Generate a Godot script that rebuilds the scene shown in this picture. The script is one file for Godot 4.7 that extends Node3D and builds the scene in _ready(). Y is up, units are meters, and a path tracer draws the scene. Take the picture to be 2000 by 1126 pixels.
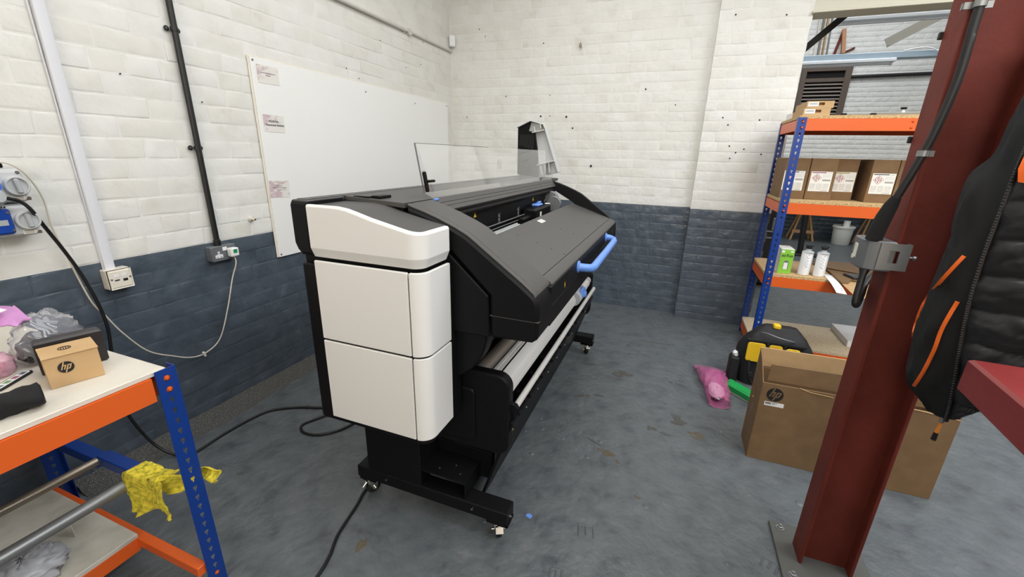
extends Node3D
# A workshop corner: a wide-format printer in front of painted brick walls, a workbench, a shelf unit and a red steel column.

class MB:
	# collects triangles (counter-clockwise seen from outside) with explicit normals
	var st := SurfaceTool.new()
	var o := Vector3.ZERO
	var n := 0
	func _init(origin := Vector3.ZERO) -> void:
		st.begin(Mesh.PRIMITIVE_TRIANGLES)
		o = origin
	func v(p: Vector3, nn: Vector3, uv := Vector2.ZERO) -> void:
		st.set_normal(nn)
		st.set_uv(uv)
		st.add_vertex(p - o)
		n += 1
	func tri(a: Vector3, b: Vector3, c: Vector3) -> void:
		var nn := (b - a).cross(c - a)
		if nn.length_squared() < 1e-18:
			return
		nn = nn.normalized()
		v(a, nn); v(c, nn); v(b, nn)
	func trin(a: Vector3, b: Vector3, c: Vector3, na: Vector3, nb: Vector3, nc: Vector3) -> void:
		v(a, na); v(c, nc); v(b, nb)
	func quad(a: Vector3, b: Vector3, c: Vector3, d: Vector3) -> void:
		tri(a, b, c); tri(a, c, d)
	func quadn(a: Vector3, b: Vector3, c: Vector3, d: Vector3, na: Vector3, nb: Vector3, nc: Vector3, nd: Vector3) -> void:
		trin(a, b, c, na, nb, nc); trin(a, c, d, na, nc, nd)
	# a printed rectangle: lower left, lower right, upper right, upper left
	func print_quad(a: Vector3, b: Vector3, c: Vector3, d: Vector3) -> void:
		var nn := (b - a).cross(c - a).normalized()
		v(a, nn, Vector2(0, 1)); v(c, nn, Vector2(1, 0)); v(b, nn, Vector2(1, 1))
		v(a, nn, Vector2(0, 1)); v(d, nn, Vector2(0, 0)); v(c, nn, Vector2(1, 0))
	func away(a: Vector3, b: Vector3, c: Vector3, m: Vector3) -> void:
		if (b - a).cross(c - a).dot((a + b + c) / 3.0 - m) < 0.0:
			tri(a, c, b)
		else:
			tri(a, b, c)
	func away4(a: Vector3, b: Vector3, c: Vector3, d: Vector3, m: Vector3) -> void:
		away(a, b, c, m); away(a, c, d, m)
	# chamfered box
	func box(c: Vector3, s: Vector3, bev := 0.0, B := Basis()) -> void:
		var h := s / 2.0
		var bv: float = minf(bev, minf(h.x, minf(h.y, h.z)) * 0.95)
		var q := func(x: float, y: float, z: float) -> Vector3: return c + B * Vector3(x, y, z)
		var ax := [Vector3(1, 0, 0), Vector3(0, 1, 0), Vector3(0, 0, 1)]
		for i in 3:
			var j := (i + 1) % 3
			var k := (i + 2) % 3
			for s1 in [-1.0, 1.0]:
				var base: Vector3 = ax[i] * h[i] * s1
				var u: Vector3 = ax[j] * (h[j] - bv)
				var w: Vector3 = ax[k] * (h[k] - bv)
				away4(c + B * (base - u - w), c + B * (base + u - w), c + B * (base + u + w), c + B * (base - u + w), c)
			if bv > 0.0:
				for s1 in [-1.0, 1.0]:
					for s2 in [-1.0, 1.0]:
						# edge along i, between faces j (sign s1) and k (sign s2)
						var e: Vector3 = ax[i] * (h[i] - bv)
						var p1: Vector3 = ax[j] * h[j] * s1 + ax[k] * (h[k] - bv) * s2
						var p2: Vector3 = ax[j] * (h[j] - bv) * s1 + ax[k] * h[k] * s2
						away4(c + B * (p1 - e), c + B * (p1 + e), c + B * (p2 + e), c + B * (p2 - e), c)
		if bv > 0.0:
			for x in [-1.0, 1.0]:
				for y in [-1.0, 1.0]:
					for z in [-1.0, 1.0]:
						away(q.call(x * h.x, y * (h.y - bv), z * (h.z - bv)), q.call(x * (h.x - bv), y * h.y, z * (h.z - bv)), q.call(x * (h.x - bv), y * (h.y - bv), z * h.z), c)
	# box from two corners
	func bx(a: Vector3, b: Vector3, bev := 0.0) -> void:
		box((a + b) / 2.0, (b - a).abs(), bev)
	# polygon in (u, v) at og, pulled along w; ends chamfered by bev; gentle corners shaded smooth
	func ext(poly: PackedVector2Array, og: Vector3, u: Vector3, vv: Vector3, w: Vector3, bev := 0.0, caps := true) -> void:
		var p := poly.duplicate()
		if Geometry2D.is_polygon_clockwise(p):
			p.reverse()
		var flip := u.cross(vv).dot(w) < 0.0
		var m := p.size()
		var en := []
		for i in m:
			var d: Vector2 = p[(i + 1) % m] - p[i]
			en.append(Vector2(d.y, -d.x).normalized())
		var inset := PackedVector2Array()
		for i in m:
			var n1: Vector2 = en[(i + m - 1) % m]
			var n2: Vector2 = en[i]
			inset.append(p[i] - (n1 + n2) * (bev / maxf(0.3, 1.0 + n1.dot(n2))))
		var wl := w.length()
		var t := bev / wl
		var rings := [[p, 0.0], [p, 1.0]] if bev <= 0.0 else [[inset, 0.0], [p, t], [p, 1.0 - t], [inset, 1.0]]
		for r in rings.size() - 1:
			var A: PackedVector2Array = rings[r][0]
			var Bq: PackedVector2Array = rings[r + 1][0]
			var oa: Vector3 = og + w * float(rings[r][1])
			var ob: Vector3 = og + w * float(rings[r + 1][1])
			var tilt: Vector3 = Vector3.ZERO
			if bev > 0.0 and r == 0: tilt = -w / wl
			if bev > 0.0 and r == 2: tilt = w / wl
			for i in m:
				var k := (i + 1) % m
				var e0: Vector2 = en[i]
				var ep: Vector2 = en[(i + m - 1) % m]
				var ex: Vector2 = en[k]
				var na := e0 if e0.dot(ep) < 0.8 else (e0 + ep).normalized()
				var nb := e0 if e0.dot(ex) < 0.8 else (e0 + ex).normalized()
				var Na := (u * na.x + vv * na.y + tilt).normalized()
				var Nb := (u * nb.x + vv * nb.y + tilt).normalized()
				var a := oa + u * A[i].x + vv * A[i].y
				var b := oa + u * A[k].x + vv * A[k].y
				var c := ob + u * Bq[k].x + vv * Bq[k].y
				var d := ob + u * Bq[i].x + vv * Bq[i].y
				if flip:
					quadn(b, a, d, c, Nb, Na, Na, Nb)
				else:
					quadn(a, b, c, d, Na, Nb, Nb, Na)
		if caps:
			var last: PackedVector2Array = rings[0][0]
			var idx := Geometry2D.triangulate_polygon(last)
			for i in range(0, idx.size(), 3):
				var P := []
				for k in 3:
					P.append(u * last[idx[i + k]].x + vv * last[idx[i + k]].y)
				var up: bool = (P[1] - P[0]).cross(P[2] - P[0]).dot(w) > 0.0
				if up:
					tri(og + w + P[0], og + w + P[1], og + w + P[2]); tri(og + P[0], og + P[2], og + P[1])
				else:
					tri(og + w + P[0], og + w + P[2], og + w + P[1]); tri(og + P[0], og + P[1], og + P[2])
	# round bar through points; r a number or an array of radii
	func tube(pts: Array, r, seg := 10, caps := true) -> void:
		var m := pts.size()
		var frames := []
		var t0: Vector3 = (pts[1] - pts[0]).normalized()
		var ref := Vector3.UP if absf(t0.y) < 0.9 else Vector3.RIGHT
		var nx := t0.cross(ref).normalized()
		for i in m:
			var t: Vector3
			if i == 0: t = (pts[1] - pts[0]).normalized()
			elif i == m - 1: t = (pts[m - 1] - pts[m - 2]).normalized()
			else: t = ((pts[i + 1] - pts[i]).normalized() + (pts[i] - pts[i - 1]).normalized()).normalized()
			nx = (nx - t * nx.dot(t)).normalized()
			frames.append([nx, t.cross(nx)])
		for i in m - 1:
			var ra: float = r if not r is Array else r[i]
			var rb: float = r if not r is Array else r[i + 1]
			for k in seg:
				var a0 := TAU * k / seg
				var a1 := TAU * (k + 1) / seg
				var d00: Vector3 = frames[i][0] * cos(a0) + frames[i][1] * sin(a0)
				var d01: Vector3 = frames[i][0] * cos(a1) + frames[i][1] * sin(a1)
				var d10: Vector3 = frames[i + 1][0] * cos(a0) + frames[i + 1][1] * sin(a0)
				var d11: Vector3 = frames[i + 1][0] * cos(a1) + frames[i + 1][1] * sin(a1)
				quadn(pts[i] + d00 * ra, pts[i] + d01 * ra, pts[i + 1] + d11 * rb, pts[i + 1] + d10 * rb, d00, d01, d11, d10)
		if caps:
			for e in 2:
				var i: int = 0 if e == 0 else m - 1
				var rr: float = r if not r is Array else r[i]
				for k in seg:
					var a0 := TAU * k / seg
					var a1 := TAU * (k + 1) / seg
					var p0: Vector3 = pts[i] + (frames[i][0] * cos(a0) + frames[i][1] * sin(a0)) * rr
					var p1: Vector3 = pts[i] + (frames[i][0] * cos(a1) + frames[i][1] * sin(a1)) * rr
					if e == 0: tri(pts[i], p1, p0)
					else: tri(pts[i], p0, p1)
	# profile of [radius, height] turned about the y axis of xf
	func lathe(prof: Array, xf: Transform3D, seg := 20) -> void:
		var m := prof.size()
		var nn := []
		for i in m - 1:
			var d := Vector2(prof[i + 1][0] - prof[i][0], prof[i + 1][1] - prof[i][1])
			nn.append(Vector2(d.y, -d.x).normalized())
		for i in m - 1:
			var na: Vector2 = nn[i]
			var nb: Vector2 = nn[i]
			if i > 0 and nn[i - 1].dot(nn[i]) > 0.75: na = (nn[i - 1] + nn[i]).normalized()
			if i < m - 2 and nn[i + 1].dot(nn[i]) > 0.75: nb = (nn[i + 1] + nn[i]).normalized()
			for k in seg:
				var a0 := TAU * k / seg
				var a1 := TAU * (k + 1) / seg
				var c0 := Vector3(cos(a0), 0, -sin(a0))
				var c1 := Vector3(cos(a1), 0, -sin(a1))
				var ra: float = prof[i][0]
				var rb: float = prof[i + 1][0]
				var ya := Vector3(0, prof[i][1], 0)
				var yb := Vector3(0, prof[i + 1][1], 0)
				quadn(xf * (c0 * ra + ya), xf * (c1 * ra + ya), xf * (c1 * rb + yb), xf * (c0 * rb + yb),
					xf.basis * (c0 * na.x + Vector3(0, na.y, 0)), xf.basis * (c1 * na.x + Vector3(0, na.y, 0)), xf.basis * (c1 * nb.x + Vector3(0, nb.y, 0)), xf.basis * (c0 * nb.x + Vector3(0, nb.y, 0)))
	# rows of points; wrap closes each row; thick gives the sheet two faces and rims
	func grid(P: Array, wrap := false, thick := 0.0) -> void:
		var nr := P.size()
		var nc: int = P[0].size()
		var N := []
		for i in nr:
			var row := []
			for j in nc:
				var j0 := (j + nc - 1) % nc if wrap else maxi(j - 1, 0)
				var j1 := (j + 1) % nc if wrap else mini(j + 1, nc - 1)
				var du: Vector3 = P[i][j1] - P[i][j0]
				var dv: Vector3 = P[mini(i + 1, nr - 1)][j] - P[maxi(i - 1, 0)][j]
				var x := du.cross(dv)
				row.append(x.normalized() if x.length_squared() > 1e-16 else Vector3.UP)
			N.append(row)
		var last := nc if wrap else nc - 1
		for side in (2 if thick > 0.0 else 1):
			for i in nr - 1:
				for j in last:
					var k := (j + 1) % nc
					if side == 0:
						quadn(P[i][j], P[i][k], P[i + 1][k], P[i + 1][j], N[i][j], N[i][k], N[i + 1][k], N[i + 1][j])
					else:
						quadn(P[i][k] - N[i][k] * thick, P[i][j] - N[i][j] * thick, P[i + 1][j] - N[i + 1][j] * thick, P[i + 1][k] - N[i + 1][k] * thick, -N[i][k], -N[i][j], -N[i + 1][j], -N[i + 1][k])
		if thick > 0.0:
			for i in nr - 1:
				if not wrap:
					quad(P[i][0], P[i + 1][0], P[i + 1][0] - N[i + 1][0] * thick, P[i][0] - N[i][0] * thick)
					var e := nc - 1
					quad(P[i + 1][e], P[i][e], P[i][e] - N[i][e] * thick, P[i + 1][e] - N[i + 1][e] * thick)
			for j in last:
				var k := (j + 1) % nc
				quad(P[0][k], P[0][j], P[0][j] - N[0][j] * thick, P[0][k] - N[0][k] * thick)
				var e := nr - 1
				quad(P[e][j], P[e][k], P[e][k] - N[e][k] * thick, P[e][j] - N[e][j] * thick)
	# closes a ring of points with a fan
	func fan(ring: Array, outward: Vector3) -> void:
		var c := Vector3.ZERO
		for p in ring: c += p
		c /= ring.size()
		for i in ring.size():
			var a: Vector3 = ring[i]
			var b: Vector3 = ring[(i + 1) % ring.size()]
			if (a - c).cross(b - c).dot(outward) > 0.0: tri(c, a, b)
			else: tri(c, b, a)
	func mesh(m: Material) -> ArrayMesh:
		st.set_material(m)
		return st.commit()

var M := {}
var used := {}
var org := Vector3.ZERO
var rng := RandomNumberGenerator.new()
var nz := FastNoiseLite.new()

func numbered(called: String) -> String:
	if not used.has(called):
		used[called] = 0
		return called
	used[called] += 1
	return "%s_%03d" % [called, used[called]]

func V(x: float, y: float, z: float) -> Vector3:
	return Vector3(x, y, z)

func mb() -> MB:
	return MB.new(org)

func tag(o: Node, label: String, category: String, group := "") -> void:
	o.set_meta("label", label)
	o.set_meta("category", category)
	if group: o.set_meta("group", group)

# a thing: a Node3D at its base; the parts that follow are measured from there
func thing(called: String, label: String, category: String, at: Vector3, group := "") -> Node3D:
	var o := Node3D.new()
	o.name = numbered(called)
	add_child(o)
	o.position = at
	org = at
	tag(o, label, category, group)
	return o

func part(parent: Node, called: String, m: MB, mat: Material, label := "") -> MeshInstance3D:
	var o := MeshInstance3D.new()
	o.name = called
	o.mesh = m.mesh(mat)
	parent.add_child(o, true)
	if label: o.set_meta("label", label)
	return o

# a thing made of one mesh
func solo(called: String, label: String, category: String, m: MB, mat: Material, group := "") -> MeshInstance3D:
	var o := MeshInstance3D.new()
	o.name = numbered(called)
	o.mesh = m.mesh(mat)
	o.position = m.o
	add_child(o)
	tag(o, label, category, group)
	return o

func struct(called: String, m: MB, mat: Material) -> MeshInstance3D:
	var o := MeshInstance3D.new()
	o.name = numbered(called)
	o.mesh = m.mesh(mat)
	o.position = m.o
	add_child(o)
	o.set_meta("kind", "structure")
	return o

func rgb(r: float, g: float, b: float, a := 1.0) -> Color:
	return Color(r / 255.0, g / 255.0, b / 255.0, a)

func mat(called: String, c: Color, rough := 0.6, metal := 0.0, spec := 0.5) -> StandardMaterial3D:
	var m := StandardMaterial3D.new()
	m.resource_name = called
	m.albedo_color = c
	m.roughness = rough
	m.metallic = metal
	m.metallic_specular = spec
	M[called] = m
	return m

func noise_tex(freq: float, seed_: int, normal := 0.0, stops := [], size := 512, oct := 4) -> NoiseTexture2D:
	var f := FastNoiseLite.new()
	f.seed = seed_
	f.frequency = freq
	f.noise_type = FastNoiseLite.TYPE_SIMPLEX_SMOOTH
	f.fractal_octaves = oct
	var t := NoiseTexture2D.new()
	t.width = size
	t.height = size
	t.seamless = true
	t.noise = f
	if normal > 0.0:
		t.as_normal_map = true
		t.bump_strength = normal
	if stops:
		var g := Gradient.new()
		var offs := PackedFloat32Array()
		var cols := PackedColorArray()
		for s in stops:
			offs.append(s[0])
			cols.append(s[1])
		g.offsets = offs
		g.colors = cols
		t.color_ramp = g
	return t

func triplanar(m: StandardMaterial3D, scale: float, albedo: Texture2D = null, normal: Texture2D = null, nscale := 1.0) -> StandardMaterial3D:
	m.uv1_triplanar = true
	m.uv1_world_triplanar = true
	m.uv1_scale = Vector3(scale, scale, scale)
	if albedo:
		m.albedo_texture = albedo
		m.albedo_color = Color.WHITE
	if normal:
		m.normal_enabled = true
		m.normal_texture = normal
		m.normal_scale = nscale
	return m

func arc(c: Vector2, r: float, a0: float, a1: float, n: int) -> PackedVector2Array:
	var out := PackedVector2Array()
	for i in n + 1:
		var a := deg_to_rad(lerpf(a0, a1, float(i) / n))
		out.append(c + Vector2(cos(a), sin(a)) * r)
	return out

func rrect(x0: float, y0: float, x1: float, y1: float, r: float, n := 5) -> PackedVector2Array:
	var out := PackedVector2Array()
	out.append_array(arc(Vector2(x1 - r, y0 + r), r, -90, 0, n))
	out.append_array(arc(Vector2(x1 - r, y1 - r), r, 0, 90, n))
	out.append_array(arc(Vector2(x0 + r, y1 - r), r, 90, 180, n))
	out.append_array(arc(Vector2(x0 + r, y0 + r), r, 180, 270, n))
	return out

func pv(a: Array) -> PackedVector2Array:
	var out := PackedVector2Array()
	for i in range(0, a.size(), 2):
		out.append(Vector2(a[i], a[i + 1]))
	return out

# smooth curve through points
func curve(pts: Array, per := 6) -> Array:
	var out := []
	var m := pts.size()
	for i in m - 1:
		var p0: Vector3 = pts[maxi(i - 1, 0)]
		var p1: Vector3 = pts[i]
		var p2: Vector3 = pts[i + 1]
		var p3: Vector3 = pts[mini(i + 2, m - 1)]
		for k in per:
			out.append(p1.cubic_interpolate(p2, p0, p3, float(k) / per))
	out.append(pts[m - 1])
	return out

func screw(parent: Node, at: Vector3, dir: Vector3, r: float, m: Material, called := "screw") -> void:
	var b := mb()
	b.tube([at - dir * 0.002, at + dir * r * 0.35, at + dir * r * 0.6], [r, r, r * 0.55], 10)
	part(parent, called, b, m)

# lettering from a TextMesh; x runs along u, y along up
func lettering(parent: Node, text: String, at: Vector3, u: Vector3, up: Vector3, height: float, m: Material, font := "Droid Sans", bold := false) -> void:
	var t := TextMesh.new()
	t.text = text
	var f := SystemFont.new()
	f.font_names = PackedStringArray([font])
	if bold: f.font_weight = 700
	t.font = f
	t.font_size = 32
	t.pixel_size = height / 32.0
	t.depth = 0.0006
	t.horizontal_alignment = HORIZONTAL_ALIGNMENT_CENTER
	t.vertical_alignment = VERTICAL_ALIGNMENT_CENTER
	t.material = m
	var o := MeshInstance3D.new()
	o.name = "lettering"
	o.mesh = t
	o.transform = Transform3D(Basis(u, up, u.cross(up)), at - org)
	parent.add_child(o, true)

# the round two-letter emblem: a dark disc with slanted strokes in the colour of the ground
func emblem(parent: Node, at: Vector3, u: Vector3, up: Vector3, r: float, dark: Material, light: Material) -> void:
	var w := u.cross(up).normalized()
	var b := mb()
	var ring := PackedVector2Array(arc(Vector2.ZERO, r, 0, 350, 35))
	b.ext(ring, at, u, up, w * 0.0006)
	part(parent, "emblem_disc", b, dark)
	var s := mb()
	var q := 0.36  # slant
	var o := at + w * 0.0006
	var stroke := func(x: float, y0: float, y1: float, wd: float) -> void:
		s.ext(pv([x + y0 * q, y0, x + wd + y0 * q, y0, x + wd + y1 * q, y1, x + y1 * q, y1]), o, u * r, up * r, w * 0.0005)
	stroke.call(-0.56, -0.36, 0.93, 0.17)
	stroke.call(-0.20, -0.36, 0.30, 0.17)
	stroke.call(-0.39, 0.27, 0.42, 0.36)
	stroke.call(0.10, -0.93, 0.42, 0.17)
	stroke.call(0.46, -0.26, 0.30, 0.17)
	stroke.call(0.27, 0.27, 0.42, 0.36)
	stroke.call(0.27, -0.38, -0.24, 0.32)
	part(parent, "emblem_letters", s, light)

# ---------------------------------------------------------------- materials
func make_materials() -> void:
	var fine := noise_tex(0.02, 3, 6.0)
	var lumpy := noise_tex(0.008, 5, 9.0, [], 512, 5)
	var speck := noise_tex(0.05, 9, 3.0, [], 512, 3)
	triplanar(mat("white_paint", Color.WHITE, 0.6), 1.1, noise_tex(0.006, 11, 0.0, [[0.0, rgb(217, 215, 207)], [0.3, rgb(226, 225, 219)], [0.75, rgb(230, 229, 224)], [1.0, rgb(226, 225, 221)]]), lumpy, 0.35)
	triplanar(mat("white_paint_warm", Color.WHITE, 0.6), 0.9, noise_tex(0.007, 12, 0.0, [[0.0, rgb(214, 210, 200)], [0.3, rgb(223, 221, 214)], [1.0, rgb(228, 227, 220)]]), lumpy, 0.35)
	triplanar(mat("dark_paint", Color.WHITE, 0.36, 0.0, 0.55), 1.3, noise_tex(0.009, 13, 0.0, [[0.0, rgb(68, 77, 86)], [0.4, rgb(77, 87, 97)], [0.8, rgb(84, 93, 104)], [1.0, rgb(98, 108, 116)]]), lumpy, 0.6)
	triplanar(mat("far_white", Color.WHITE, 0.6), 0.8, noise_tex(0.012, 14, 0.0, [[0.0, rgb(205, 203, 198)], [0.25, rgb(226, 225, 220)], [1.0, rgb(232, 231, 227)]]), lumpy, 0.6)
	triplanar(mat("floor_paint", Color.WHITE, 0.42), 0.55, noise_tex(0.012, 15, 0.0, [[0.0, rgb(71, 74, 78)], [0.3, rgb(88, 93, 96)], [0.6, rgb(94, 100, 102)], [0.85, rgb(100, 103, 107)], [1.0, rgb(115, 119, 122)]], 1024, 6), noise_tex(0.03, 16, 10.0, [], 1024, 6), 0.22)
	triplanar(mat("bare_concrete", Color.WHITE, 0.95), 22.0, noise_tex(0.06, 17, 0.0, [[0.0, rgb(34, 34, 33)], [0.4, rgb(66, 66, 64)], [0.6, rgb(92, 91, 86)], [1.0, rgb(140, 136, 124)]], 256), speck, 1.2)
	triplanar(mat("bare_sandy", Color.WHITE, 0.95), 22.0, noise_tex(0.06, 18, 0.0, [[0.0, rgb(40, 36, 30)], [0.45, rgb(84, 78, 66)], [0.65, rgb(120, 110, 90)], [1.0, rgb(165, 152, 124)]], 256), speck, 1.2)
	triplanar(mat("floor_lump", Color.WHITE, 0.45), 0.55, M.floor_paint.albedo_texture, fine, 0.5)
	triplanar(mat("rubble", Color.WHITE, 0.95), 9.0, noise_tex(0.07, 19, 0.0, [[0.0, rgb(36, 37, 38)], [0.5, rgb(74, 76, 77)], [0.68, rgb(98, 96, 90)], [0.8, rgb(150, 144, 130)], [1.0, rgb(190, 184, 168)]], 256), speck, 1.5)
	mat("ceiling", rgb(214, 212, 206), 0.8)
	mat("cream_steel", rgb(205, 200, 182), 0.55)
	var chip := noise_tex(0.05, 21, 0.0, [[0.0, rgb(132, 100, 62)], [0.35, rgb(176, 142, 94)], [0.6, rgb(205, 174, 124)], [1.0, rgb(226, 202, 158)]], 256)
	triplanar(mat("chipboard", Color.WHITE, 0.75), 7.0, chip, speck, 0.3)
	triplanar(mat("board_pale", Color.WHITE, 0.7), 5.0, noise_tex(0.03, 22, 0.0, [[0.0, rgb(176, 158, 128)], [0.5, rgb(196, 178, 148)], [1.0, rgb(208, 192, 164)]], 256), speck, 0.15)
	triplanar(mat("cardboard", Color.WHITE, 0.8), 3.0, noise_tex(0.01, 23, 0.0, [[0.0, rgb(118, 91, 60)], [0.5, rgb(124, 96, 64)], [1.0, rgb(131, 102, 69)]], 256), speck, 0.1)
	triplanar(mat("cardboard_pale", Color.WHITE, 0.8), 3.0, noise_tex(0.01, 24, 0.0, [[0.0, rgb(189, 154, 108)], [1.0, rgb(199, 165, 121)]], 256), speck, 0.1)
	triplanar(mat("laminate", Color.WHITE, 0.5), 2.0, noise_tex(0.01, 25, 0.0, [[0.0, rgb(206, 199, 185)], [0.5, rgb(215, 209, 196)], [1.0, rgb(219, 214, 202)]], 256), speck, 0.08)
	triplanar(mat("laminate_worn", Color.WHITE, 0.6), 1.6, noise_tex(0.014, 26, 0.0, [[0.0, rgb(176, 172, 160)], [0.5, rgb(200, 196, 184)], [1.0, rgb(214, 210, 198)]], 256), speck, 0.15)
	mat("rack_blue", rgb(8, 54, 134), 0.4)
	mat("rack_orange", rgb(222, 96, 32), 0.4)
	mat("printer_black", rgb(16, 16, 18), 0.5, 0.0, 0.3)
	mat("printer_charcoal", rgb(74, 72, 70), 0.5)
	mat("printer_deep", rgb(9, 9, 10), 0.45, 0.0, 0.3)
	mat("printer_white", rgb(228, 226, 222), 0.42)
	mat("printer_band", rgb(204, 202, 197), 0.5)
	mat("printer_blue", rgb(102, 144, 220), 0.4)
	mat("silver", rgb(214, 212, 208), 0.35, 0.15)
	mat("silver_dull", rgb(160, 154, 146), 0.45, 0.4)
	mat("chrome", rgb(226, 222, 214), 0.12, 1.0)
	mat("galvanised", rgb(150, 152, 152), 0.45, 0.75)
	mat("steel_dull", rgb(128, 130, 132), 0.5, 0.6)
	mat("rubber", rgb(20, 20, 21), 0.8)
	mat("cable_black", rgb(18, 18, 19), 0.5)
	mat("cable_cream", rgb(216, 208, 192), 0.5)
	mat("plastic_white", rgb(232, 232, 232), 0.35)
	mat("plastic_cream", rgb(228, 222, 208), 0.4)
	mat("plastic_grey", rgb(176, 180, 182), 0.4)
	mat("plastic_grey_light", rgb(198, 200, 200), 0.4)
	mat("socket_grey", rgb(112, 116, 120), 0.45, 0.2)
	mat("socket_blue", rgb(20, 66, 158), 0.35)
	mat("socket_blue_light", rgb(60, 110, 205), 0.35)
	mat("ink_dark", rgb(24, 22, 22), 0.7)
	mat("ink_grey", rgb(120, 118, 114), 0.8)
	mat("paper", rgb(236, 234, 230), 0.7)
	mat("pvc_black", rgb(24, 24, 25), 0.42)
	triplanar(mat("red_oxide", Color.WHITE, 0.6, 0.0, 0.35), 1.5, noise_tex(0.01, 31, 0.0, [[0.0, rgb(100, 42, 33)], [0.5, rgb(108, 46, 36)], [1.0, rgb(116, 51, 40)]], 256), fine, 0.12)
	triplanar(mat("red_gloss", Color.WHITE, 0.28, 0.0, 0.6), 2.0, noise_tex(0.01, 32, 0.0, [[0.0, rgb(122, 42, 42)], [1.0, rgb(132, 48, 47)]], 256), fine, 0.06)
	triplanar(mat("jacket", rgb(26, 26, 28), 0.42), 6.0, null, fine, 0.25)
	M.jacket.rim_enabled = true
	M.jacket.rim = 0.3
	mat("jacket_fleece", rgb(16, 16, 17), 0.85)
	mat("jacket_orange", rgb(238, 108, 30), 0.55)
	mat("orange_pull", rgb(236, 140, 50), 0.5)
	triplanar(mat("rag", Color.WHITE, 0.9), 9.0, noise_tex(0.02, 33, 0.0, [[0.0, rgb(118, 124, 44)], [0.4, rgb(227, 206, 56)], [0.7, rgb(255, 237, 80)], [1.0, rgb(252, 180, 72)]], 256), speck, 0.6)
	mat("green_plastic", rgb(26, 150, 74), 0.4)
	mat("lime_print", rgb(136, 200, 60), 0.55)
	mat("lime_dark", rgb(44, 78, 26), 0.6)
	mat("bag_black", rgb(24, 24, 26), 0.7)
	mat("bag_yellow", rgb(236, 190, 30), 0.6)
	mat("sleeve_black", rgb(14, 14, 15), 0.85)
	mat("brown_frame", rgb(92, 78, 68), 0.6)
	mat("vent_void_shade", rgb(22, 17, 16), 0.9)
	mat("vent_slat", rgb(150, 140, 132), 0.5)
	mat("batten_white", rgb(238, 240, 242), 0.35)
	mat("tray_blue", rgb(168, 186, 198), 0.45)
	mat("timber", rgb(196, 152, 100), 0.7)
	mat("timber_warm", rgb(190, 140, 104), 0.7)
	mat("steel_black", rgb(36, 34, 33), 0.5, 0.2)
	mat("steel_khaki", rgb(132, 128, 116), 0.55)
	mat("bucket", rgb(222, 222, 216), 0.4)
	mat("yellow_sign", rgb(236, 196, 40), 0.5)
	mat("label_green", rgb(30, 140, 80), 0.5)
	mat("red_print", rgb(186, 52, 52), 0.6)
	mat("pink_print", rgb(176, 60, 120), 0.6)
	mat("brass", rgb(176, 142, 92), 0.4, 0.8)
	mat("base_plate", rgb(84, 85, 82), 0.55)
	var glass := mat("window_clear", Color(0.95, 0.95, 0.95, 0.03), 0.02)
	glass.transparency = BaseMaterial3D.TRANSPARENCY_ALPHA
	for b in [["poly_clear", rgb(226, 226, 236, 0.16), 0.08], ["poly_pink", rgb(218, 112, 168, 0.42), 0.18], ["poly_blush", rgb(232, 176, 196, 0.5), 0.2], ["poly_mauve", rgb(206, 150, 196, 0.55), 0.2], ["poly_grey", rgb(206, 208, 214, 0.55), 0.2]]:
		var m := mat(b[0], b[1], b[2])
		m.transparency = BaseMaterial3D.TRANSPARENCY_ALPHA
	var glow := mat("rooflight_glow", rgb(240, 246, 255), 0.8)
	glow.emission_enabled = true
	glow.emission = rgb(244, 248, 255)
	glow.emission_energy_multiplier = 2.0
	var warm := mat("window_glow", rgb(250, 244, 230), 0.8)
	warm.emission_enabled = true
	warm.emission = rgb(255, 246, 230)
	warm.emission_energy_multiplier = 2.0

# ---------------------------------------------------------------- camera, sky, large lights
func rooflight(at: Vector3, sx: float, sz: float, energy: float, c: Color, label: String) -> void:
	var t := thing("rooflight", label, "rooflight", at, "rooflights in the roof")
	var f := mb()
	for s in [-1.0, 1.0]:
		f.box(at + V(s * (sx / 2 + 0.03), -0.02, 0), V(0.06, 0.1, sz + 0.12), 0.006)
		f.box(at + V(0, -0.02, s * (sz / 2 + 0.03)), V(sx, 0.1, 0.06), 0.006)
	part(t, "frame", f, M.cream_steel)
	var nb := maxi(2, roundi(sz / 1.0))
	for i in nb:
		var p := mb()
		p.box(at + V(0, 0.02, -sz / 2 + sz * (i + 0.5) / nb), V(sx, 0.012, sz / nb - 0.03))
		part(t, "light_pane", p, M.rooflight_glow)
	var l := AreaLight3D.new()
	l.name = "daylight"
	l.area_size = Vector2(sx, sz)
	l.light_energy = energy
	l.light_color = c
	l.shadow_enabled = true
	l.area_normalize_energy = false
	l.area_range = 16.0
	l.rotation_degrees = Vector3(-90, 0, 0)
	l.position = V(0, -0.02, 0)
	t.add_child(l)

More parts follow.
